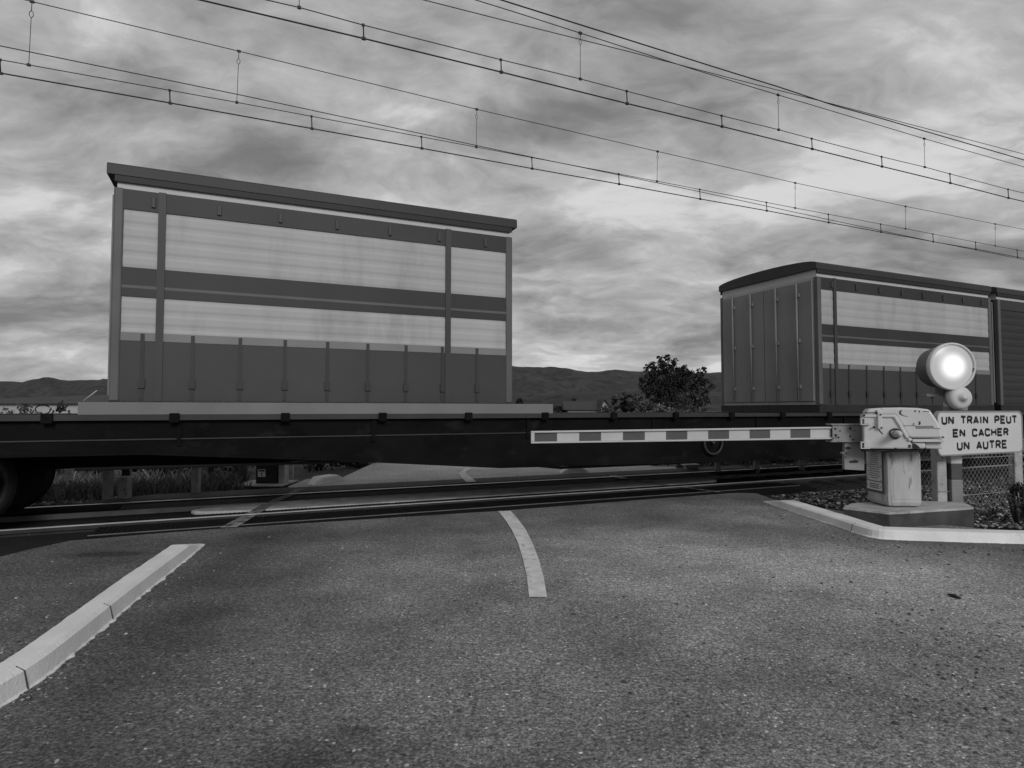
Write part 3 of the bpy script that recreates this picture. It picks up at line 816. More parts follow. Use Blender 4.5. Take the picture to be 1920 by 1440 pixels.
# ================================================================ OVERHEAD LINE
def wire(pix, d, r, n=5):
    mb = MB(); pts = [TD(x, y, d) for x, y in pix]
    mb.tube(pts, r, n); return mb
def interp(pix, x):
    for a, b in zip(pix, pix[1:]):
        if a[0] <= x <= b[0]:
            f = (x - a[0]) / (b[0] - a[0]); return a[1] + (b[1] - a[1]) * f
    return pix[-1][1]
def ext(pix, xl, xr):
    a, b = pix[0], pix[1]; c, d = pix[-2], pix[-1]
    return [(xl, a[1] - (a[0] - xl) * (b[1] - a[1]) / (b[0] - a[0]))] + pix + [(xr, d[1] + (xr - d[0]) * (768 - d[1]) / (3500 - d[0]))]
def line_set(label, d, mes, aux, con, dm, dc, loop_h=12):
    root = thing('overhead_line', label, 'overhead line', T(5, d, 0))
    wire(mes, d, .0055).build('messenger_wire', 'wire', root)
    wire(aux, d, .0055).build('auxiliary_wire', 'wire', root)
    wire(con, d, .0085).build('contact_wire', 'wire', root)
    for (xt, xb) in dm:
        a = TD(xt, interp(mes, xt), d); b = TD(xb, interp(aux, xb), d); L = (a - b).length; mb = MB()
        q = a.lerp(b, .14); w = a.lerp(b, .26)
        mb.tube([a, q], .004, 5); mb.tube([w, b], .0035, 5)
        for sgn in (-1, 1): mb.tube([q, q.lerp(w, .3) + U * .018 * sgn, q.lerp(w, .7) + U * .018 * sgn, w], .0035, 4)
        mb.box(a, U * .022, P * .01, ZV * .014); mb.box(b, U * .018, P * .01, ZV * .014)
        mb.build('dropper', 'wire', root)
    for x in dc:
        a = TD(x, interp(aux, x), d); b = TD(x + 1, interp(con, x + 1), d); mb = MB()
        mb.tube([a, b], .0075, 5); mb.box(b - ZV * 0.0, U * .02, P * .012, ZV * .014); mb.box(a, U * .014, P * .01, ZV * .012)
        mb.build('short_dropper', 'wire', root)
low_m = ext([(0, -12), (60, 3), (448, 96), (894, 205), (1233, 284), (1491, 343), (1698, 387), (1866, 420), (1920, 430)], -500, 2600)
low_a = ext([(0, 112), (444, 192), (894, 276), (1233, 340), (1491, 390), (1698, 429), (1866, 461), (1920, 471)], -500, 2600)
low_c = ext([(0, 137), (318, 193), (584, 241), (790, 278), (997, 316), (1160, 345), (1312, 373), (1437, 395), (1553, 417), (1651, 435), (1749, 453), (1829, 467), (1907, 482), (1920, 484)], -500, 2600)
line_set('lower set of overhead wires with hanging droppers directly above the train', 8.43, low_m, low_a, low_c, [(60, 54), (448, 444), (894, 893), (1233, 1232), (1491, 1491), (1698, 1698), (1866, 1866)],
         [0, 318, 584, 790, 997, 1160, 1312, 1437, 1553, 1651, 1749, 1829, 1907])
up_m = ext([(560, -104), (892, 0), (960, 21), (1088, 62), (1300, 130), (1459, 178), (1733, 260), (1920, 313)], -100, 2600)
up_a = ext([(500, 0), (561, 14), (681, 47), (939, 112), (1088, 148), (1175, 171), (1353, 217), (1459, 243), (1522, 260), (1653, 294), (1733, 313), (1781, 326), (1890, 355), (1920, 362)], -100, 2600)
up_c = ext([(376, 0), (681, 72), (939, 135), (1175, 194), (1353, 237), (1522, 279), (1653, 312), (1781, 343), (1890, 371), (1920, 378)], -100, 2600)
line_set('upper set of overhead wires with hanging droppers crossing the top of the photo', 6.37, up_m, up_a, up_c, [(562, 561), (1088, 1088), (1459, 1460), (1733, 1734)], [681, 939, 1175, 1353, 1522, 1653, 1781, 1890])
tag(wire(ext([(0, 86), (450, 178), (960, 287), (1160, 328), (1310, 359), (1435, 386), (1555, 412), (1650, 432), (1750, 453), (1830, 469), (1920, 487)], -500, 2600), 8.3, .006).build('feeder_wire', 'wire'),
    'single bare wire just above the lower set of overhead wires, sinking below it rightwards', 'overhead wire', 'single overhead wires')
tag(wire(ext([(940, 0), (1160, 69), (1350, 129), (1460, 163), (1565, 198), (1645, 220), (1920, 300)], -100, 2600), 6.1, .008).build('feeder_wire', 'wire'),
    'topmost thick single wire sloping across the upper right of the sky', 'overhead wire', 'single overhead wires')
tag(wire(ext([(795, 0), (960, 42), (1180, 97), (1360, 144), (1565, 196), (1645, 217), (1920, 289)], -100, 2600), 6.6, .0055).build('feeder_wire', 'wire'),
    'thin single wire crossing from below to above the topmost thick wire', 'overhead wire', 'single overhead wires')

# ================================================================ BARRIER MACHINE (near right)
def cpt(cx, cy): return (1580 + cx / 5.144, 740 + cy / 5.144)
def machine():
    base = A(1690, 948, 6.75)
    root = thing('level_crossing_barrier', 'pale barrier machine on its concrete plinth with a lowered striped arm reaching over the road', 'barrier', (base.x, base.y, .16))
    # pedestal
    Yf = 6.55
    xl, xr = A(1664, 900, Yf).x, A(1731, 900, Yf).x
    zt = A(1700, 845, Yf).z; zb = .165
    mb = MB(); mb.aabb(xl, xr, Yf, Yf + .40, zb, zt); mb.build('pedestal', 'pedestal_paint', root, bevel=.05)
    mb = MB(); mb.aabb(xl + .06, xr - .06, Yf - .004, Yf + .01, zb + .08, zt - .10); mb.build('access_door', 'pedestal_paint', root, bevel=.004)
    # notice on the side facing the road
    mb = MB(); mb.aabb(xl - .018, xl - .002, Yf + .03, Yf + .37, .30, .82); bp = mb.build('notice_board', 'arm_red', root, bevel=.004)
    mb = MB(); mb.aabb(xl - .021, xl - .0185, Yf + .065, Yf + .345, .425, .755); mb.build('notice_sheet', 'sign_white', bp)
    mb = MB(); mb.aabb(xl - .021, xl - .0185, Yf + .065, Yf + .345, .325, .415); mb.build('notice_sheet', 'sign_white', bp)
    mb = MB(); rnd = random.Random(5)
    for k in range(13):
        z = .735 - k * .0235; w = rnd.uniform(.12, .24)
        q = Yf + .20
        y = q - w / 2
        while y < q + w / 2:
            e = min(q + w / 2, y + rnd.uniform(.012, .04)); mb.aabb(xl - .0222, xl - .0212, y, e, z, z + .007); y = e + .007
    mb.build('notice_print', 'black_paint', bp); mb = MB()
    for z in (.385, .365, .345):
        mb.aabb(xl - .0222, xl - .0212, Yf + .12, Yf + .29, z, z + .008)
    for y in (Yf + .078, Yf + .332):
        for z in (.738, .59, .44, .37): mb.aabb(xl - .024, xl - .0225, y - .006, y + .006, z - .006, z + .006)
    mb.build('notice_print', 'black_paint', bp)
    # head: housing and lid, profile facing the road user
    a = R(25); n = Vector((math.sin(a), math.cos(a), 0)); e1 = Vector((math.cos(a), -math.sin(a), 0)); P0 = A(1690, 805, 6.36)
    def q(cx, cy, off=0.0):
        p = cpt(cx, cy); return PL(p[0], p[1], P0, n) + n * off
    dep = n * .46
    body = [(205, 205), (500, 205), (520, 230), (585, 340), (640, 440), (665, 463), (800, 463), (800, 520), (670, 524), (215, 522), (203, 505), (200, 330)]
    mb = MB(); mb.prism([q(*p) for p in body], dep); mb.build('housing', 'cover_paint', root, bevel=.016)
    tail = [(803, 463), (968, 463), (966, 520), (950, 526), (803, 522)]
    mb = MB(); mb.prism([q(*p, .03) for p in tail], n * .40); mb.build('housing_tail', 'cover_paint', root, bevel=.012)
    lid = [(222, 192), (238, 148), (262, 136), (400, 126), (560, 123), (720, 128), (820, 140), (846, 152), (905, 235), (950, 320), (968, 418), (660, 418), (632, 395), (560, 270), (512, 200), (495, 190)]
    mb = MB(); mb.prism([q(*p, .012) for p in lid], n * .436); mb.build('lid', 'cover_paint', root, bevel=.022)
    # flange between them
    seam = [(205, 190), (495, 190), (518, 205), (570, 285), (640, 410), (668, 430), (976, 430)]
    mb = MB()
    for i in range(len(seam) - 1):
        p0, p1 = q(*seam[i], -.02), q(*seam[i + 1], -.02); d = (p1 - p0).normalized(); w = d.cross(n).normalized() * .016
        if w.z > 0 or (abs(w.z) < .004 and w.x > 0): w = -w
        mb.prism([p0, p1 + d * .004, p1 + d * .004 + w * 1.9, p0 + w * 1.9], n * (.49 - .0007 * i))
    mb.build('flange', 'cover_paint', root, bevel=.007)
    # ribs, slot, chips
    mb = MB(); mb.prism([q(700, 302, .008), (q(872, 300, .008)), q(888, 325, .008), q(715, 328, .008)], n * .008); mb.build('handle_slot', 'bracket_paint', root)
    mb = MB(); mb.prism([q(580, 296, .006), q(705, 296, .006), q(705, 300, .006), q(580, 300, .006)], n * .01)
    mb.prism([q(885, 322, .006), q(945, 322, .006), q(946, 326, .006), q(885, 326, .006)], n * .01)
    mb.prism([q(655, 417, .006), q(960, 422, .006), q(960, 426, .006), q(655, 421, .006)], n * .01); mb.build('lid_line', 'bracket_paint', root)
    chips = [[(548, 160), (565, 150), (575, 152), (562, 168), (565, 185), (585, 198), (632, 212), (600, 206), (560, 194), (549, 180)], [(692, 152), (706, 150), (708, 166), (698, 164)], [(738, 152), (746, 152), (746, 172), (741, 174)], [(738, 258), (750, 256), (754, 280), (745, 294), (738, 288)], [(680, 280), (690, 272), (690, 284), (683, 294)], [(780, 158), (840, 160), (838, 164), (782, 162)],
             [(320, 152), (332, 150), (326, 188), (318, 190)], [(215, 172), (320, 168), (320, 173), (216, 178)]]
    for ch in chips:
        mb = MB(); mb.prism([q(*p, .007) for p in ch], n * .006); mb.build('bare_patch', 'dark_metal', root)
    for ch in ([(670, 470), (700, 474), (725, 490), (748, 516), (700, 522), (672, 520)], [(342, 340), (350, 336), (390, 376), (386, 384)], [(298, 304), (308, 304), (312, 320), (300, 326)]):
        mb = MB(); mb.prism([q(*p, -.004) for p in ch], n * .006); mb.build('bare_patch', 'dark_metal', root)
    # crank shaft with dark bush
    c = q(508, 375)
    mb = MB(); mb.lathe(c, -n, [(.056, -.02), (.056, .02), (.044, .022), (.044, .0)], 28); mb.build('shaft_bush', 'black_paint', root)
    ax = (-n * .75 + e1 * .62).normalized()
    mb = MB(); mb.lathe(c + e1 * .012, -n, [(.036, -.02), (.036, .13), (.030, .15), (.021, .152), (.020, .20), (.014, .21), (.001, .212)], 24); mb.build('crank_shaft', 'arm_white', root)
    # lugs on the left, clamp and bolts
    for (cy, z) in ((258, 0), (488, 0)):
        mb = MB()
        for (u0, u1, v0, v1) in ((172, 262, -34, -24), (172, 262, 24, 34), (172, 184, -24, 24), (205, 262, -24, 24)):
            mb.prism([q(u0, cy + v0, -.03), q(u1, cy + v0, -.03), q(u1, cy + v1, -.03), q(u0, cy + v1, -.03)], n * (.10 if u0 == 172 and u1 == 262 else .097))
        mb.build('lug', 'cover_paint', root, bevel=.004)
    mb = MB(); mb.prism([q(334, 160, -.036), q(372, 160, -.036), q(374, 320, -.036), q(345, 335, -.036), q(334, 318, -.036)], n * .05); mb.build('clamp', 'cover_paint', root, bevel=.008)
    for (cx, cy) in ((206, 200), (363, 192), (372, 318), (300, 312), (510, 520), (962, 410)):
        mb = MB(); mb.lathe(q(cx, cy, -.02), -n, [(.009, -.02), (.009, .022), (.001, .024)], 8); mb.build('bolt', 'dark_metal', root)
    mb = MB(); mb.prism([q(190, 532, .03), q(775, 532, .03), q(775, 548, .03), q(190, 548, .03)], n * .38); mb.build('neck', 'black_paint', root)
    # arm, lying across the road
    Ya = 6.72
    def w(cx, cy, off=0.0):
        px, py = 960 + cx / 2.8235, 780 + cy / 2.8235; p = A(px, py, Ya); return p + Vector((0, off, 0))
    top = lambda cx: 80 + (57 - 80) * (cx - 100) / 1585.0
    bot = lambda cx: 145 + (122 - 145) * (cx - 100) / 1585.0
    mb = MB()
    def seg(x0, x1, a0, a1, off, dep_, m_): m_.prism([w(x0, a0(x0), off), w(x1, a0(x1), off), w(x1, a1(x1), off), w(x0, a1(x0), off)], (0, dep_, 0))
    seg(100, 1700, top, lambda c: top(c) + 9, -.03, .07, mb)
    seg(100, 1700, lambda c: bot(c) - 9, bot, -.03, .07, mb)
    seg(100, 119, lambda c: top(c) + 9.2, lambda c: bot(c) - 9.2, -.029, .068, mb)
    arm = mb.build('arm', 'arm_frame', root, bevel=.004)
    edges = [120, 238, 356, 471, 587, 702, 815, 927, 1038, 1148, 1257, 1365, 1473, 1578, 1688]
    for i in range(14):
        mb = MB(); seg(edges[i] + .4, edges[i + 1] - .4, lambda c: top(c) + 9.4, lambda c: bot(c) - 9.4, -.006, .03, mb)
        mb.build('stripe_panel', 'arm_red' if i % 2 == 0 else 'arm_white', arm)
    # bracket that carries the arm and hanging counter plate
    def k(x0, x1, y0, y1, off, dep_, m_):
        m_.prism([A(x0, y0, Ya) + Vector((0, off, 0)), A(x1, y0, Ya) + Vector((0, off, 0)), A(x1, y1, Ya) + Vector((0, off, 0)), A(x0, y1, Ya) + Vector((0, off, 0))], (0, dep_, 0))
    mb = MB(); k(1557, 1650, 796, 827, -.045, .014, mb); k(1557, 1650, 796, 827, .045, .014, mb); k(1553, 1650, 794.5, 797, -.06, .12, mb); k(1553, 1650, 826, 828.5, -.06, .12, mb)
    mb.build('arm_bracket', 'bracket_paint', root, bevel=.003)
    mb = MB(); mb.prism([A(x, y, Ya) + Vector((0, -.02, 0)) for x, y in ((1582, 829), (1619, 829), (1619, 882), (1582, 880), (1581, 852), (1577, 851), (1577, 848), (1582, 847))], (0, .05, 0)); cw = mb.build('counterweight_plate', 'bracket_paint', root, bevel=.004)
    mb = MB()
    for (x, y, r_) in ((1566, 804, .011), (1567, 816, .014), (1575, 808, .008), (1594, 803, .012), (1594, 818, .011), (1602, 808, .006), (1563, 822, .007), (1572, 820, .010), (1599, 824, .008)):
        mb.lathe(A(x, y, Ya - .0455), (0, -1, 0), [(r_, -.003), (r_, .003), (.001, .004)], 10)
    for pts in (((1585, 839), (1590, 837), (1596, 840), (1594, 842), (1586, 842)), ((1592, 865), (1604, 862), (1610, 864), (1608, 868), (1594, 868)), ((1584, 850), (1588, 849), (1587, 852)), ((1584, 856), (1587, 856), (1586, 859))):
        mb.prism([A(x, y, Ya - .0245) for x, y in pts], (0, .004, 0))
    mb.build('hole', 'black_paint', root)
    # plinth
    pr = thing('plinth', 'low concrete plinth with a pale top under the barrier machine', 'plinth', (base.x, base.y, -.05))
    pz = .16
    tp = [G(1582, 951, pz), G(1668, 961, pz), G(1760, 955.5, pz), G(1826, 951, pz), G(1806, 942, pz), G(1700, 938, pz), G(1596, 944, pz)]
    mb = MB(); mb.prism([v - ZV * .022 for v in tp], (0, 0, -.22)); mb.build('plinth_block', 'concrete_dark', pr, bevel=.008)
    mb = MB(); rnd = random.Random(3); q2 = []
    for i, v in enumerate(tp):
        nx = tp[(i + 1) % len(tp)]
        for kk in range(8):
            p = v.lerp(nx, kk / 8); q2.append(p + Vector((rnd.uniform(-.007, .007), rnd.uniform(-.010, .010), -.0215)))
    mb.prism(q2, (0, 0, .0225)); mb.build('plinth_top', 'concrete', pr)
machine()

# ================================================================ SIGNAL LAMP, BELL AND WARNING SIGN
GLY = {  # strokes on a 0..1 x 0..1 cell (half circle corners as polylines)
    'U': [[(0, 1), (0, .28), (.06, .12), (.2, .02), (.5, 0), (.8, .02), (.94, .12), (1, .28), (1, 1)]],
    'N': [[(0, 0), (0, 1)], [(0, 1), (1, 0)], [(1, 0), (1, 1)]],
    'T': [[(-.05, 1), (1.05, 1)], [(.5, .95), (.5, 0)]],
    'R': [[(0, 0), (0, 1)], [(0, 1), (.6, 1), (.88, .93), (1, .76), (.88, .56), (.6, .48), (0, .48)], [(.5, .48), (1.02, 0)]],
    'A': [[(-.04, 0), (.5, 1)], [(.5, 1), (1.04, 0)], [(.18, .28), (.82, .28)]],
    'I': [[(.5, 0), (.5, 1)]],
    'P': [[(0, 0), (0, 1)], [(0, 1), (.6, 1), (.9, .92), (1, .74), (.9, .54), (.6, .45), (0, .45)]],
    'E': [[(1, 1), (0, 1), (0, 0), (1, 0)], [(0, .51), (.85, .51)]],
    'C': [[(1, .74), (.94, .9), (.78, .98), (.5, 1), (.2, .98), (.05, .88), (0, .7), (0, .3), (.05, .12), (.2, .02), (.5, 0), (.78, .02), (.94, .1), (1, .26)]],
    'H': [[(0, 0), (0, 1)], [(1, 0), (1, 1)], [(0, .51), (1, .51)]],
    '1': [[(.2, .8), (.5, 1), (.5, 0)]],
}
def stroke(mb, pts, org, ex, ey, nv, wd, depth, lift):
    """mitred ribbon of width wd along pts (already in metres on ex/ey)"""
    n = len(pts); L = []; Rr = []
    P2 = [Vector(p) for p in pts]
    for i in range(n):
        if i == 0: d = (P2[1] - P2[0]).normalized(); m = Vector((-d.y, d.x)); s = 1
        elif i == n - 1: d = (P2[-1] - P2[-2]).normalized(); m = Vector((-d.y, d.x)); s = 1
        else:
            a = (P2[i] - P2[i - 1]).normalized(); b = (P2[i + 1] - P2[i]).normalized()
            na = Vector((-a.y, a.x)); nb = Vector((-b.y, b.x)); m = (na + nb).normalized(); s = 1 / max(.5, m.dot(na))
        e = Vector((0, 0))
        L.append(P2[i] + m * wd / 2 * s); Rr.append(P2[i] - m * wd / 2 * s)
    q = lambda v, h: org + ex * v.x + ey * v.y + nv * h
    vs = [q(v, lift + depth) for v in L] + [q(v, lift + depth) for v in Rr] + [q(v, 0) for v in L] + [q(v, 0) for v in Rr]
    fs = []
    for i in range(n - 1):
        fs += [(i, i + 1, n + i + 1, n + i), (i, 2 * n + i, 2 * n + i + 1, i + 1), (n + i, n + i + 1, 3 * n + i + 1, 3 * n + i)]
    fs += [(0, n, 3 * n, 2 * n), (n - 1, 3 * n - 1, 4 * n - 1, 2 * n - 1)]
    mb.add(vs, fs)
def text_line(mb, s, org, ex, ey, nv, x0, x1, y0, h, wd):
    """letters of height h spread from x0 to x1"""
    adv = {'I': .30, ' ': .85}; gap = .52
    tot = sum(adv.get(c, 1.0) for c in s) + gap * (len(s) - 1)
    u = (x1 - x0) / tot; x = x0; k = 0
    for c in s:
        a = adv.get(c, 1.0)
        if c in GLY:
            for st in GLY[c]:
                k += 1
                if c == 'I': pts = [(x + a * u / 2, y0), (x + a * u / 2, y0 + h)]
                else: pts = [(x + p[0] * u, y0 + p[1] * h) for p in st]
                # square ends reach the full height
                stroke(mb, pts, org, ex, ey, nv, wd, .0012, .0002 * (k % 5))
        x += (a + gap) * u
def signal():
    Yp = 7.0
    c0 = A(1798, 830, Yp)
    root = thing('crossing_signal', 'round lit signal lamp with bell above a warning sign on a banded post', 'signal', (c0.x, c0.y, -.05))
    px_ = lambda x, y, Y=Yp: A(x, y, Y)
    # post
    x = c0.x; yb = Yp
    mb = MB(); mb.aabb(x - .060, x + .072, yb + .05, yb + .16, -.05, .40); mb.build('post_foot', 'bracket_paint', root, bevel=.01)
    mb = MB(); mb.aabb(x - .058, x + .070, yb + .052, yb + .158, .401, .58); mb.build('post_band', 'arm_red', root, bevel=.006)
    mb = MB(); mb.aabb(x - .058, x + .070, yb + .052, yb + .158, .581, 1.42); mb.build('post', 'white_paint', root, bevel=.006)
    mb = MB(); mb.aabb(x - .125, x - .075, yb + .10, yb + .16, -.05, 1.0); mb.build('side_strut', 'bracket_paint', root, bevel=.006)
    # sign, parallel to the track
    n = P.copy(); P0 = px_(1838, 812, Yp)
    def q(px, py, off=0.0): return PL(px, py, P0, n) + n * off
    tl, tr, br, bl = q(1757, 771), q(1917, 768), q(1917, 852.5), q(1757, 853)
    org = (bl + tl + tr + br) / 4
    ex = (U - U.dot(n) * n).normalized(); ey = ZV.copy()
    hw = ((tr - tl).dot(ex) + (br - bl).dot(ex)) / 4; hh = .245
    def rr(w, h, r):
        pts = []
        for cx, cy, a0 in ((w - r, h - r, 0), (-w + r, h - r, 90), (-w + r, -h + r, 180), (w - r, -h + r, 270)):
            for k in range(7):
                a = R(a0 + 15 * k); pts.append((cx + r * math.cos(a), cy + r * math.sin(a)))
        return pts
    mb = MB(); mb.prism([org + ex * a + ey * b for a, b in rr(hw, hh, .075)], n * .03); pl = mb.build('sign_plate', 'sign_white', root)
    mb = MB(); o_, i_ = rr(hw + .002, hh + .002, .077), rr(hw - .014, hh - .014, .063); m = len(o_)
    vs = [org + ex * a + ey * b - n * .006 for a, b in o_] + [org + ex * a + ey * b - n * .006 for a, b in i_] + [org + ex * a + ey * b + n * .034 for a, b in o_] + [org + ex * a + ey * b - n * .0005 for a, b in i_]
    fs = []
    for k in range(m):
        j = (k + 1) % m
        fs += [(k, j, m + j, m + k), (k, 2 * m + k, 2 * m + j, j), (m + k, m + j, 3 * m + j, 3 * m + k)]
    mb.add(vs, fs); mb.build('sign_rim', 'galvanised', pl)
    mb = MB(); nv = -n
    def X(px, py): return (q(px, py) - org).dot(ex)
    def Zc(px, py): return (q(px, py) - org).dot(ey)
    for s, xl, xr, yt, yb_ in (('UN TRAIN PEUT', 1765.5, 1907, 780, 795), ('EN CACHER', 1786, 1890.5, 804, 818.5), ('UN AUTRE', 1793, 1887, 827, 842.5)):
        xm = (xl + xr) / 2
        y0 = Zc(xm, yb_) + .009; y1 = Zc(xm, yt) - .007
        text_line(mb, s, org, ex, ey, nv, X(xl, 800) + .012, X(xr, 800) - .012, y0, y1 - y0, .0265)
    mb.build('lettering', 'lettering', pl)
    # two clamps behind
    mb = MB(); mb.aabb(x - .08, x + .10, yb + .028, yb + .05, .80, .84); mb.aabb(x - .08, x + .10, yb + .028, yb + .05, 1.08, 1.12); mb.build('sign_clamp', 'galvanised', root)
    # bell
    b = px_(1797, 746, Yp - .12)
    mb = MB(); mb.lathe(b, (0, -1, 0), [(.001, -.16), (.07, -.16), (.07, -.02), (.128, -.02), (.130, .0), (.126, .035), (.112, .058), (.08, .068), (.04, .072), (.04, .082), (.028, .088), (.026, .10), (.012, .112), (.001, .114)], 44)
    mb.build('bell', 'white_paint', root)
    mb = MB(); mb.lathe(b, (0, -1, 0), [(.118, -.06), (.120, -.03), (.137, -.028), (.137, -.006), (.12, -.004)], 40); mb.build('bell_rim', 'bracket_paint', root)
    mb = MB(); mb.aabb(x - .11, x + .10, yb - .02, yb + .10, 1.19, 1.235); mb.aabb(x - .03, x + .03, yb + .0, yb + .06, 1.235, 1.70); mb.build('bell_bracket', 'bracket_paint', root, bevel=.004)
    # lamp
    l = px_(1785.5, 687, Yp - .16); ax = Vector((0.02, -1, -.01)).normalized()
    mb = MB(); mb.lathe(l, ax, [(.01, -.30), (.19, -.30), (.222, -.275), (.232, -.22), (.228, -.19), (.225, -.05), (.245, -.03)], 56); mb.build('lamp_housing', 'lamp_grey', root)
    mb = MB(); mb.lathe(l, ax, [(.225, -.06), (.262, -.05), (.266, -.03), (.266, .004), (.262, .014), (.248, .016), (.240, .008), (.238, -.02)], 64); mb.build('lamp_rim', 'white_paint', root)
    mb = MB(); mb.lathe(l, ax, [(.239, -.012)] + [(.236 - .0085 * k, -.010 + .035 * (1 - ((.236 - .0085 * k) / .239) ** 2) + (.004 if k % 2 else 0)) for k in range(27)] + [(.0005, .026)], 64)
    o = mb.build('lens', 'lamp_glass', root, origin=l)
    mb = MB(); mb.aabb(l.x - .09, l.x + .06, Yp + .0, Yp + .14, l.z - .32, l.z - .22); mb.aabb(l.x - .20, l.x - .04, Yp - .02, Yp + .06, l.z - .335, l.z - .30); mb.build('lamp_bracket', 'bracket_paint', root, bevel=.006)
signal()

# white square concrete post left of the sign
def square_post(name, px, y_top, y_base, w, label, m='concrete', Y=None, group=None, wires=True):
    Y = Y or G(px, y_base, -.05).y; x = px2m(px, Y); zt = A(px, y_top, Y).z
    root = thing(name, label, 'post', (x, Y, -.1), group)
    mb = MB(); mb.aabb(x - w / 2, x + w / 2, Y - w / 2, Y + w / 2, -.1, zt); mb.build('shaft', m, root, bevel=.012)
    mb = MB()
    for f in (.35, .8): mb.tube([(x - w * .62, Y - w * .55, zt * f), (x + w * .62, Y - w * .55, zt * f + .003)], .004, 5)
    mb.build('tie_wire', 'bracket_paint', root)
    return root
square_post('concrete_post', 1756, 838, 948, .11, 'pale square concrete post standing between the barrier machine and the banded sign post', 'concrete', Y=7.05)

# ---------------------------------------------------------------- chain link fence on the right
def fence():
    d = 3.05
    dd = TD(1905, 900, 1).dot(P)
    d = 4.75; tR = TD(1905, 900, d).dot(U)
    root = thing('chain_link_fence', 'chain link fence behind the warning sign with a mottled pale end post', 'fence', T(tR, d, -.1))
    base2 = G(1742, 905, -.06)
    tA = tR + .02; tB = tR + 9
    # runs from the end post away along the track
    q = TD(1745, 900, d); 
    tL = min(q.dot(U), tR); t0 = tL - .3; t1 = tR + 3.5
    zt = .80
    mb = MB(); sp_ = .085; hgt = zt + .02
    k = t0 - hgt
    while k < t1:
        for sgn in (1, -1):
            a = [k, -.02] if sgn == 1 else [k, zt]; b = [k + hgt, zt] if sgn == 1 else [k + hgt, -.02]
            # clip to t0..t1
            f0 = max(0, (t0 - a[0]) / hgt); f1 = min(1, (t1 - a[0]) / hgt)
            if f1 > f0:
                A_ = T(a[0] + hgt * f0, d + .003 * sgn, a[1] + (b[1] - a[1]) * f0); B_ = T(a[0] + hgt * f1, d + .003 * sgn, a[1] + (b[1] - a[1]) * f1)
                mb.tube([A_, B_], 0.0022, 3, caps=False)
        k += sp_
    mb.build('wire_mesh', 'mesh_wire', root, recalc=False)
    for z in (.12, .475, .585, .80):
        mb = MB(); mb.tube([T(t0, d - .006, z), T((t0 + t1) / 2, d - .006, z - .008), T(t1, d - .006, z)], .004, 5); mb.build('line_wire', 'galvanised', root)
    for t in (tR, tR + 2.6):
        c = T(t, d, 0); mb = MB(); mb.aabb(c.x - .055, c.x + .055, c.y - .055, c.y + .055, -.1, .86); mb.build('fence_post', 'concrete', root, bevel=.012)
    c = T(t0, d, 0); mb = MB(); mb.aabb(c.x - .03, c.x + .03, c.y - .03, c.y + .03, -.1, .82); mb.build('fence_post', 'dark_metal', root)
    return d, tR
FD, FT = fence()

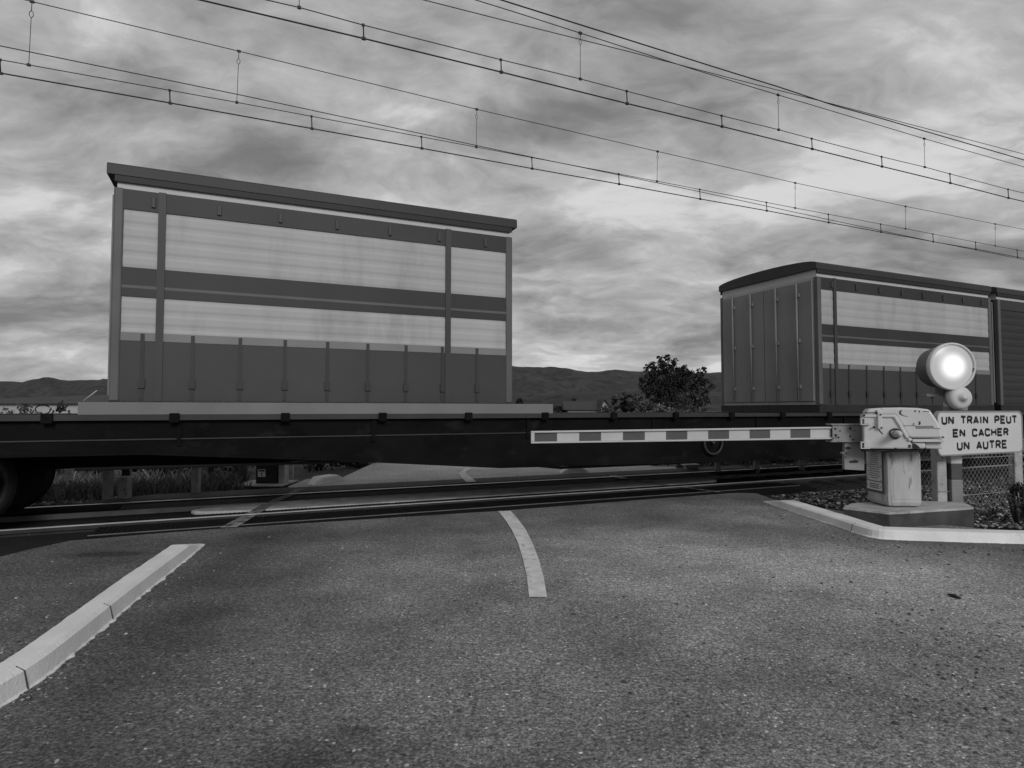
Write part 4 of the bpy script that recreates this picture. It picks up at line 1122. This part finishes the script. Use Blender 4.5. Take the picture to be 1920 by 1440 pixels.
# ---------------------------------------------------------------- gravel, leaf litter
def scatter():
    rnd = random.Random(8)
    t = (1 + 5 ** .5) / 2
    ico_v = [Vector(v).normalized() for v in ((-1, t, 0), (1, t, 0), (-1, -t, 0), (1, -t, 0), (0, -1, t), (0, 1, t), (0, -1, -t), (0, 1, -t), (t, 0, -1), (t, 0, 1), (-t, 0, -1), (-t, 0, 1))]
    ico_f = [(0, 11, 5), (0, 5, 1), (0, 1, 7), (0, 7, 10), (0, 10, 11), (1, 5, 9), (5, 11, 4), (11, 10, 2), (10, 7, 6), (7, 1, 8), (3, 9, 4), (3, 4, 2), (3, 2, 6), (3, 6, 8), (3, 8, 9), (4, 9, 5), (2, 4, 11), (6, 2, 10), (8, 6, 7), (9, 8, 1)]
    def stone(mb, p, s, mi):
        sx, sy, sz = s * rnd.uniform(.7, 1.4), s * rnd.uniform(.7, 1.3), s * rnd.uniform(.45, .8); a = rnd.random() * 6.3
        ca, sa = math.cos(a), math.sin(a); vs = []
        for v in ico_v:
            w = v * rnd.uniform(.75, 1.2); x, y = w.x * sx, w.y * sy
            vs.append(p + Vector((x * ca - y * sa, x * sa + y * ca, w.z * sz)))
        mb.add(vs, ico_f, mi=mi)
    # track-side ballast and litter on the right, behind plinth
    mb = MB(); n = 0
    while n < 3600:
        px = rnd.uniform(1440, 1990); py = rnd.uniform(872, 1000)
        p = G(px, py, -.06)
        lim = interp([(1400, 925), (1418, 925), (1450, 936), (1500, 947), (1560, 955), (1640, 968), (1760, 983), (1830, 990), (1920, 999), (2150, 1012)], px)
        if py > lim - 1: continue
        if p.dot(P) > 6.6: continue
        if rnd.random() > (py - 860) / 110.0 + .15: continue
        s = rnd.uniform(.010, .030); r_ = rnd.random()
        bumpz = .05 * max(0, mnoise.noise(p * 1.5) + .3)
        stone(mb, p + ZV * bumpz, s, 0 if r_ < .62 else (1 if r_ < .93 else 2)); n += 1
    stuff(mb.build('gravel', ['stone_dark', 'stone_mid', 'stone_pale'], recalc=False), 'loose dark gravel beside the track around the plinth and fence', 'gravel')
    # fallen leaves
    mb = MB(); n = 0
    while n < 1500:
        px = rnd.uniform(1440, 1990); py = rnd.uniform(880, 1005); p = G(px, py, -.03)
        lim = interp([(1400, 925), (1418, 925), (1450, 936), (1500, 947), (1560, 955), (1640, 968), (1760, 983), (1830, 990), (1920, 999), (2150, 1012)], px)
        if py > lim - 2 or p.dot(P) > 6.4: continue
        a = Vector((rnd.gauss(0, 1), rnd.gauss(0, 1), rnd.gauss(0, .5))).normalized(); b = a.cross(Vector((rnd.gauss(0, .4), rnd.gauss(0, .4), 1))).normalized(); s = rnd.uniform(.015, .034)
        p = p + ZV * rnd.uniform(-.02, .045)
        mb.add([p - a * s, p + b * s * .6 + ZV * .006, p + a * s, p - b * s * .6 + ZV * .004], [(0, 1, 2), (0, 2, 3)], mi=0 if rnd.random() < .6 else 1); n += 1
    stuff(mb.build('leaf_litter', ['leaf_pale', 'stone_pale'], recalc=False), 'fallen leaves lying over the gravel by the fence', 'leaf litter')
    # far ballast edge, pale line of stones
    mb = MB()
    for k in range(1300):
        tt = rnd.uniform(-6, -1.2) if rnd.random() < .5 else rnd.uniform(8.8, 24)
        p = T(tt, 9.9 + abs(rnd.gauss(0, .22)), -.05); r_ = rnd.random()
        stone(mb, p, rnd.uniform(.012, .032), 1 if r_ < .6 else (2 if r_ < .9 else 0))
    stuff(mb.build('far_gravel', ['stone_dark', 'stone_mid', 'stone_pale'], recalc=False), 'pale loose stones along the far side of the track', 'gravel')
    # dark track ballast near side
    mb = MB()
    for k in range(2600):
        left = rnd.random() < .6
        tt = rnd.uniform(-4.5, -2.3) if left else rnd.uniform(8.3, 18)
        p = T(tt, rnd.uniform(5.3, 9.9), -.05)
        stone(mb, p, rnd.uniform(.015, .032), 0)
    stuff(mb.build('track_ballast', ['ballast'], recalc=False), 'black ballast stones between and beside the rails', 'ballast')
    # grit on the road
    mb = MB()
    for k in range(950):
        r_ = rnd.random()
        if r_ < .30: px, py = rnd.gauss(1800, 95), rnd.gauss(1225, 75)
        elif r_ < .45:
            f = rnd.random(); px, py = 1440 + 480 * f + rnd.gauss(0, 20), interp([(1432, 945), (1640, 1010), (1920, 1022)], 1440 + 480 * f) + abs(rnd.gauss(0, 16)) + 3
        elif r_ < .58: f = rnd.random(); px, py = 384 - 384 * f + abs(rnd.gauss(0, 22)) + 4, 1024 + 304 * f + rnd.gauss(0, 8) + 6
        else: px, py = rnd.uniform(0, 1920), rnd.uniform(1000, 1440)
        if not (-100 < px < 2020 and 950 < py < 1500): continue
        if px > 1420 and py < interp([(1420, 950), (1640, 1016), (1920, 1030), (2100, 1034)], px): continue
        p = G(px, py, 0); s = rnd.uniform(.003, .0095) * (1.0 if py > 1100 else 1.25)
        stone(mb, p + ZV * s * .3, s, rnd.choice((0, 0, 1, 2)))
    stuff(mb.build('grit', ['stone_dark', 'stone_mid', 'stone_pale'], recalc=False), 'loose grit and pebbles scattered over the asphalt', 'grit')
    # stick
    a, b = G(1777, 1117), G(1801, 1124); mb = MB()
    mb.tube([a + ZV * .010, a.lerp(b, .4) + ZV * .011, a.lerp(b, .7) + ZV * .009, b + ZV * .008], [.006, .011, .011, .006], 7)
    tag(mb.build('stick', 'black_paint'), 'short dark stick lying on the asphalt at the right', 'stick')
scatter()

# weeds between fence and plinth, and the dark shrub at the right edge
def near_plants():
    p = G(1903, 990, -.08)
    shrub('shrub', p.x + .05, p.y, -.1, .16, .16, .33, 77, 'dark twiggy shrub at the right edge of the photo beside the mottled fence post', ['leaf_dark', 'leaf_near'], .018, 900)
    rnd = random.Random(12)
    k = 0
    spots = [(1850, 940), (1815, 962), (1880, 915), (1862, 972), (1770, 925)]
    labs = ['low leafy weed in front of the fence, nearest its middle', 'low leafy weed at the right end of the concrete plinth', 'low leafy weed against the fence near the mottled post', 'low leafy weed on the gravel just left of the dark shrub', 'low leafy weed behind the plinth beside the square concrete post']
    for (px, py), lb in zip(spots, labs):
        q = G(px, py, -.07); k += 1
        shrub('weed', q.x, q.y, -.07, .16, .16, .075, 90 + k, lb, ['leaf_near', 'leaf_pale'], .016, 420, 'weeds by the fence', cat='weed')
near_plants()

# ================================================================ FAR SIDE OF THE TRACK
def far_side():
    # posts
    Y = G(207, 941, -.05).y
    square_post('concrete_post', 207, 800, 941, .10, 'tall pale concrete post under the left end of the wagon, beside the cut stump post', group='concrete posts beyond the track')
    square_post('concrete_post', 239, 893, 941, .125, 'short thick pale post under the wagon beside a dark stem', group='concrete posts beyond the track')
    square_post('concrete_post', 371, 800, 930, .10, 'tall pale concrete post left of the far barrier machine', group='concrete posts beyond the track')
    for px, yb, lb in ((1344, 886, 'small pale concrete post seen below the wagon, right of the little grey cabinet'), (1416, 885, 'small pale concrete post seen below the wagon, in the middle of the far verge'), (1500, 882, 'small pale concrete post seen below the wagon, nearest to the barrier machine')):
        square_post('concrete_post', px, 815, yb, .10, lb, group='concrete posts beyond the track')
    # dark stem beside short post
    g = G(228, 941, -.05); mb = MB()
    mb.tube([(g.x, g.y + .1, -.1), (g.x - .02, g.y + .1, .5), (g.x + .05, g.y + .1, 1.2)], [.06, .05, .04], 7); mb.tube([(g.x + .1, g.y + .1, .35), (g.x + .22, g.y + .1, .75), (g.x + .25, g.y + .1, 1.1)], [.03, .02, .015], 6)
    tag(mb.build('stem', 'bark'), 'dark bare stem rising behind the short thick post', 'tree stem')
    # far barrier machine
    c = G(500, 930, -.02); Yb = 9.95
    r2 = thing('far_barrier', 'dark barrier machine with a small numbered plate on the far side of the crossing', 'barrier', (px2m(505, Yb), Yb, 0))
    X = lambda px, Y=Yb: px2m(px, Y)
    zz = lambda py, Y=Yb: A(500, py, Y).z
    mb = MB(); mb.aabb(X(453), X(540), Yb - .25, Yb + .5, -.08, zz(909)); mb.build('base', 'concrete_dark', r2, bevel=.01)
    mb = MB(); mb.aabb(X(452), X(542), Yb - .26, Yb + .51, zz(909) + .001, zz(909) + .02); mb.build('base_top', 'concrete', r2)
    zt = zz(909) + .021
    mb = MB(); mb.aabb(X(482), X(522), Yb, Yb + .35, zt, zz(868)); mb.build('pedestal', 'dark_metal', r2, bevel=.01)
    mb = MB(); mb.aabb(X(523.5), X(534.5), Yb + .02, Yb + .22, zt, zz(870)); mb.build('pale_side_panel', 'concrete', r2, bevel=.004)
    mb = MB(); mb.aabb(X(480), X(540), Yb - .05, Yb + .42, zz(868) + .003, zz(805)); mb.build('housing', 'dark_metal', r2, bevel=.03)
    mb = MB(); mb.aabb(X(486.5), X(500.5), Yb - .008, Yb - .002, zz(894), zz(880)); pl = mb.build('number_plate', 'sign_white', r2)
    mb = MB(); mb.aabb(X(488), X(499), Yb - .0115, Yb - .009, zz(884), zz(881.2)); mb.aabb(X(493), X(494.6), Yb - .0115, Yb - .009, zz(892.5), zz(886.3)); mb.aabb(X(491.9), X(493), Yb - .0113, Yb - .009, zz(888.2), zz(887)); mb.build('numeral', 'lettering', pl)
    mb = MB(); mb.aabb(X(457), X(481), Yb + .0, Yb + .1, zz(874), zz(872.5)); mb.build('shelf_plate', 'concrete', r2)
    # grey panel behind
    mb = MB(); mb.aabb(X(449, 10.5), X(464, 10.5), 10.5, 10.56, -.1, zz(850, 10.5))
    tag(mb.build('upright_panel', 'concrete_dark', bevel=.004), 'narrow grey upright panel left of the far barrier machine', 'panel')
    square_post('concrete_post', 548, 815, 897, .07, 'thin pale post just right of the far barrier machine', Y=10.9, group='concrete posts beyond the track')
    # sloping concrete ramp edge by far machine
    mb = MB(); a = [G(415, 935, 0), G(450, 918, .02), G(453, 935, 0)]
    # small cabinet
    Yc = 12.3; mbx = px2m
    r3 = thing('cabinet', 'little grey trackside cabinet with an overhanging lid seen below the wagon', 'cabinet', (px2m(1297, Yc), Yc, -.1))
    mb = MB(); mb.aabb(px2m(1286, Yc), px2m(1308, Yc), Yc, Yc + .25, -.1, A(1297, 874, Yc).z); mb.build('cabinet_body', 'wall_mid', r3, bevel=.008)
    mb = MB(); mb.aabb(px2m(1282, Yc), px2m(1312, Yc), Yc - .05, Yc + .3, A(1297, 874, Yc).z + .002, A(1297, 871, Yc).z); mb.build('lid', 'concrete', r3, bevel=.008)
    # hedge of shrubs behind the left verge
    rnd = random.Random(21)
    left = [(20, 12.2, 1.0, .85), (110, 12.6, .9, .75), (185, 12.0, .7, .7), (275, 12.3, .8, .75), (330, 11.8, .55, .55), (400, 12.0, .7, .7), (445, 12.6, .6, .7), (600, 13.2, .7, .6), (670, 13.8, .55, .42)]
    labs = ['dense dark shrub at the far left edge of the verge under the wagon', 'dense dark shrub left of the tall post by the short thick post', 'dark shrub right behind the tall post by the short thick post', 'dark shrub between the short thick post and the next tall post',
            'small pale flecked shrub just left of the tall post by the far machine', 'dark shrub right behind the tall post by the far machine', 'dark shrub behind the narrow grey panel', 'grassy dark shrub behind the short left kerb of the far road', 'low shrub where the far road passes behind the wagon']
    for k, ((px, Y, r_, h_), lb) in enumerate(zip(left, labs)):
        shrub('shrub', px2m(px, Y), Y, -.1, r_, r_ * .6, h_, 200 + k, lb, ['leaf_mid', 'leaf_dark'] if k % 2 else ['leaf_dark', 'leaf_mid'], .045, 1100, 'shrubs beyond the left of the crossing')
    right = [(1180, 14, .5, .22), (1245, 13.2, .45, .22), (1330, 14.2, .6, .35), (1395, 14.5, .6, .38), (1460, 14.8, .6, .4), (1540, 15.2, .7, .42)]
    labs = ['low weed clump right of the short far kerb', 'low white flowering clump left of the little grey cabinet', 'low shrub right of the little grey cabinet', 'low shrub left of the middle small post', 'low shrub right of the middle small post', 'low shrub seen under the wagon just left of the barrier bracket']
    for k, ((px, Y, r_, h_), lb) in enumerate(zip(right, labs)):
        shrub('shrub', px2m(px, Y), Y, -.1, r_, r_ * .6, h_, 300 + k, lb, ['leaf_mid', 'leaf_pale'] if k != 1 else ['leaf_mid', 'petal'], .04, 800, 'shrubs beyond the right of the crossing')
    # rough grass on the far verge
    mb = MB()
    for k in range(16000):
        if rnd.random() < .55: tt, d = rnd.uniform(-9, .2), 10.1 + abs(rnd.gauss(0, 1.5))
        else: tt, d = rnd.uniform(8.6, 24), 10.6 + abs(rnd.gauss(0, 1.4))
        p = T(tt, d, -.1); h_ = rnd.uniform(.06, .28); a = rnd.random() * 6.3; w = Vector((math.cos(a), math.sin(a), 0)) * .006
        l = Vector((rnd.gauss(0, .05), rnd.gauss(0, .05), h_))
        mb.add([p - w, p + w, p + l * .6 + w * .6, p + l * 1.0 + Vector((l.x, l.y, 0)) * .5], [(0, 1, 2, 3)], mi=0 if rnd.random() < .65 else 1)
    stuff(mb.build('grass', ['leaf_mid', 'straw'], recalc=False), 'rough dark grass on the verge beyond the track', 'grass')
far_side()
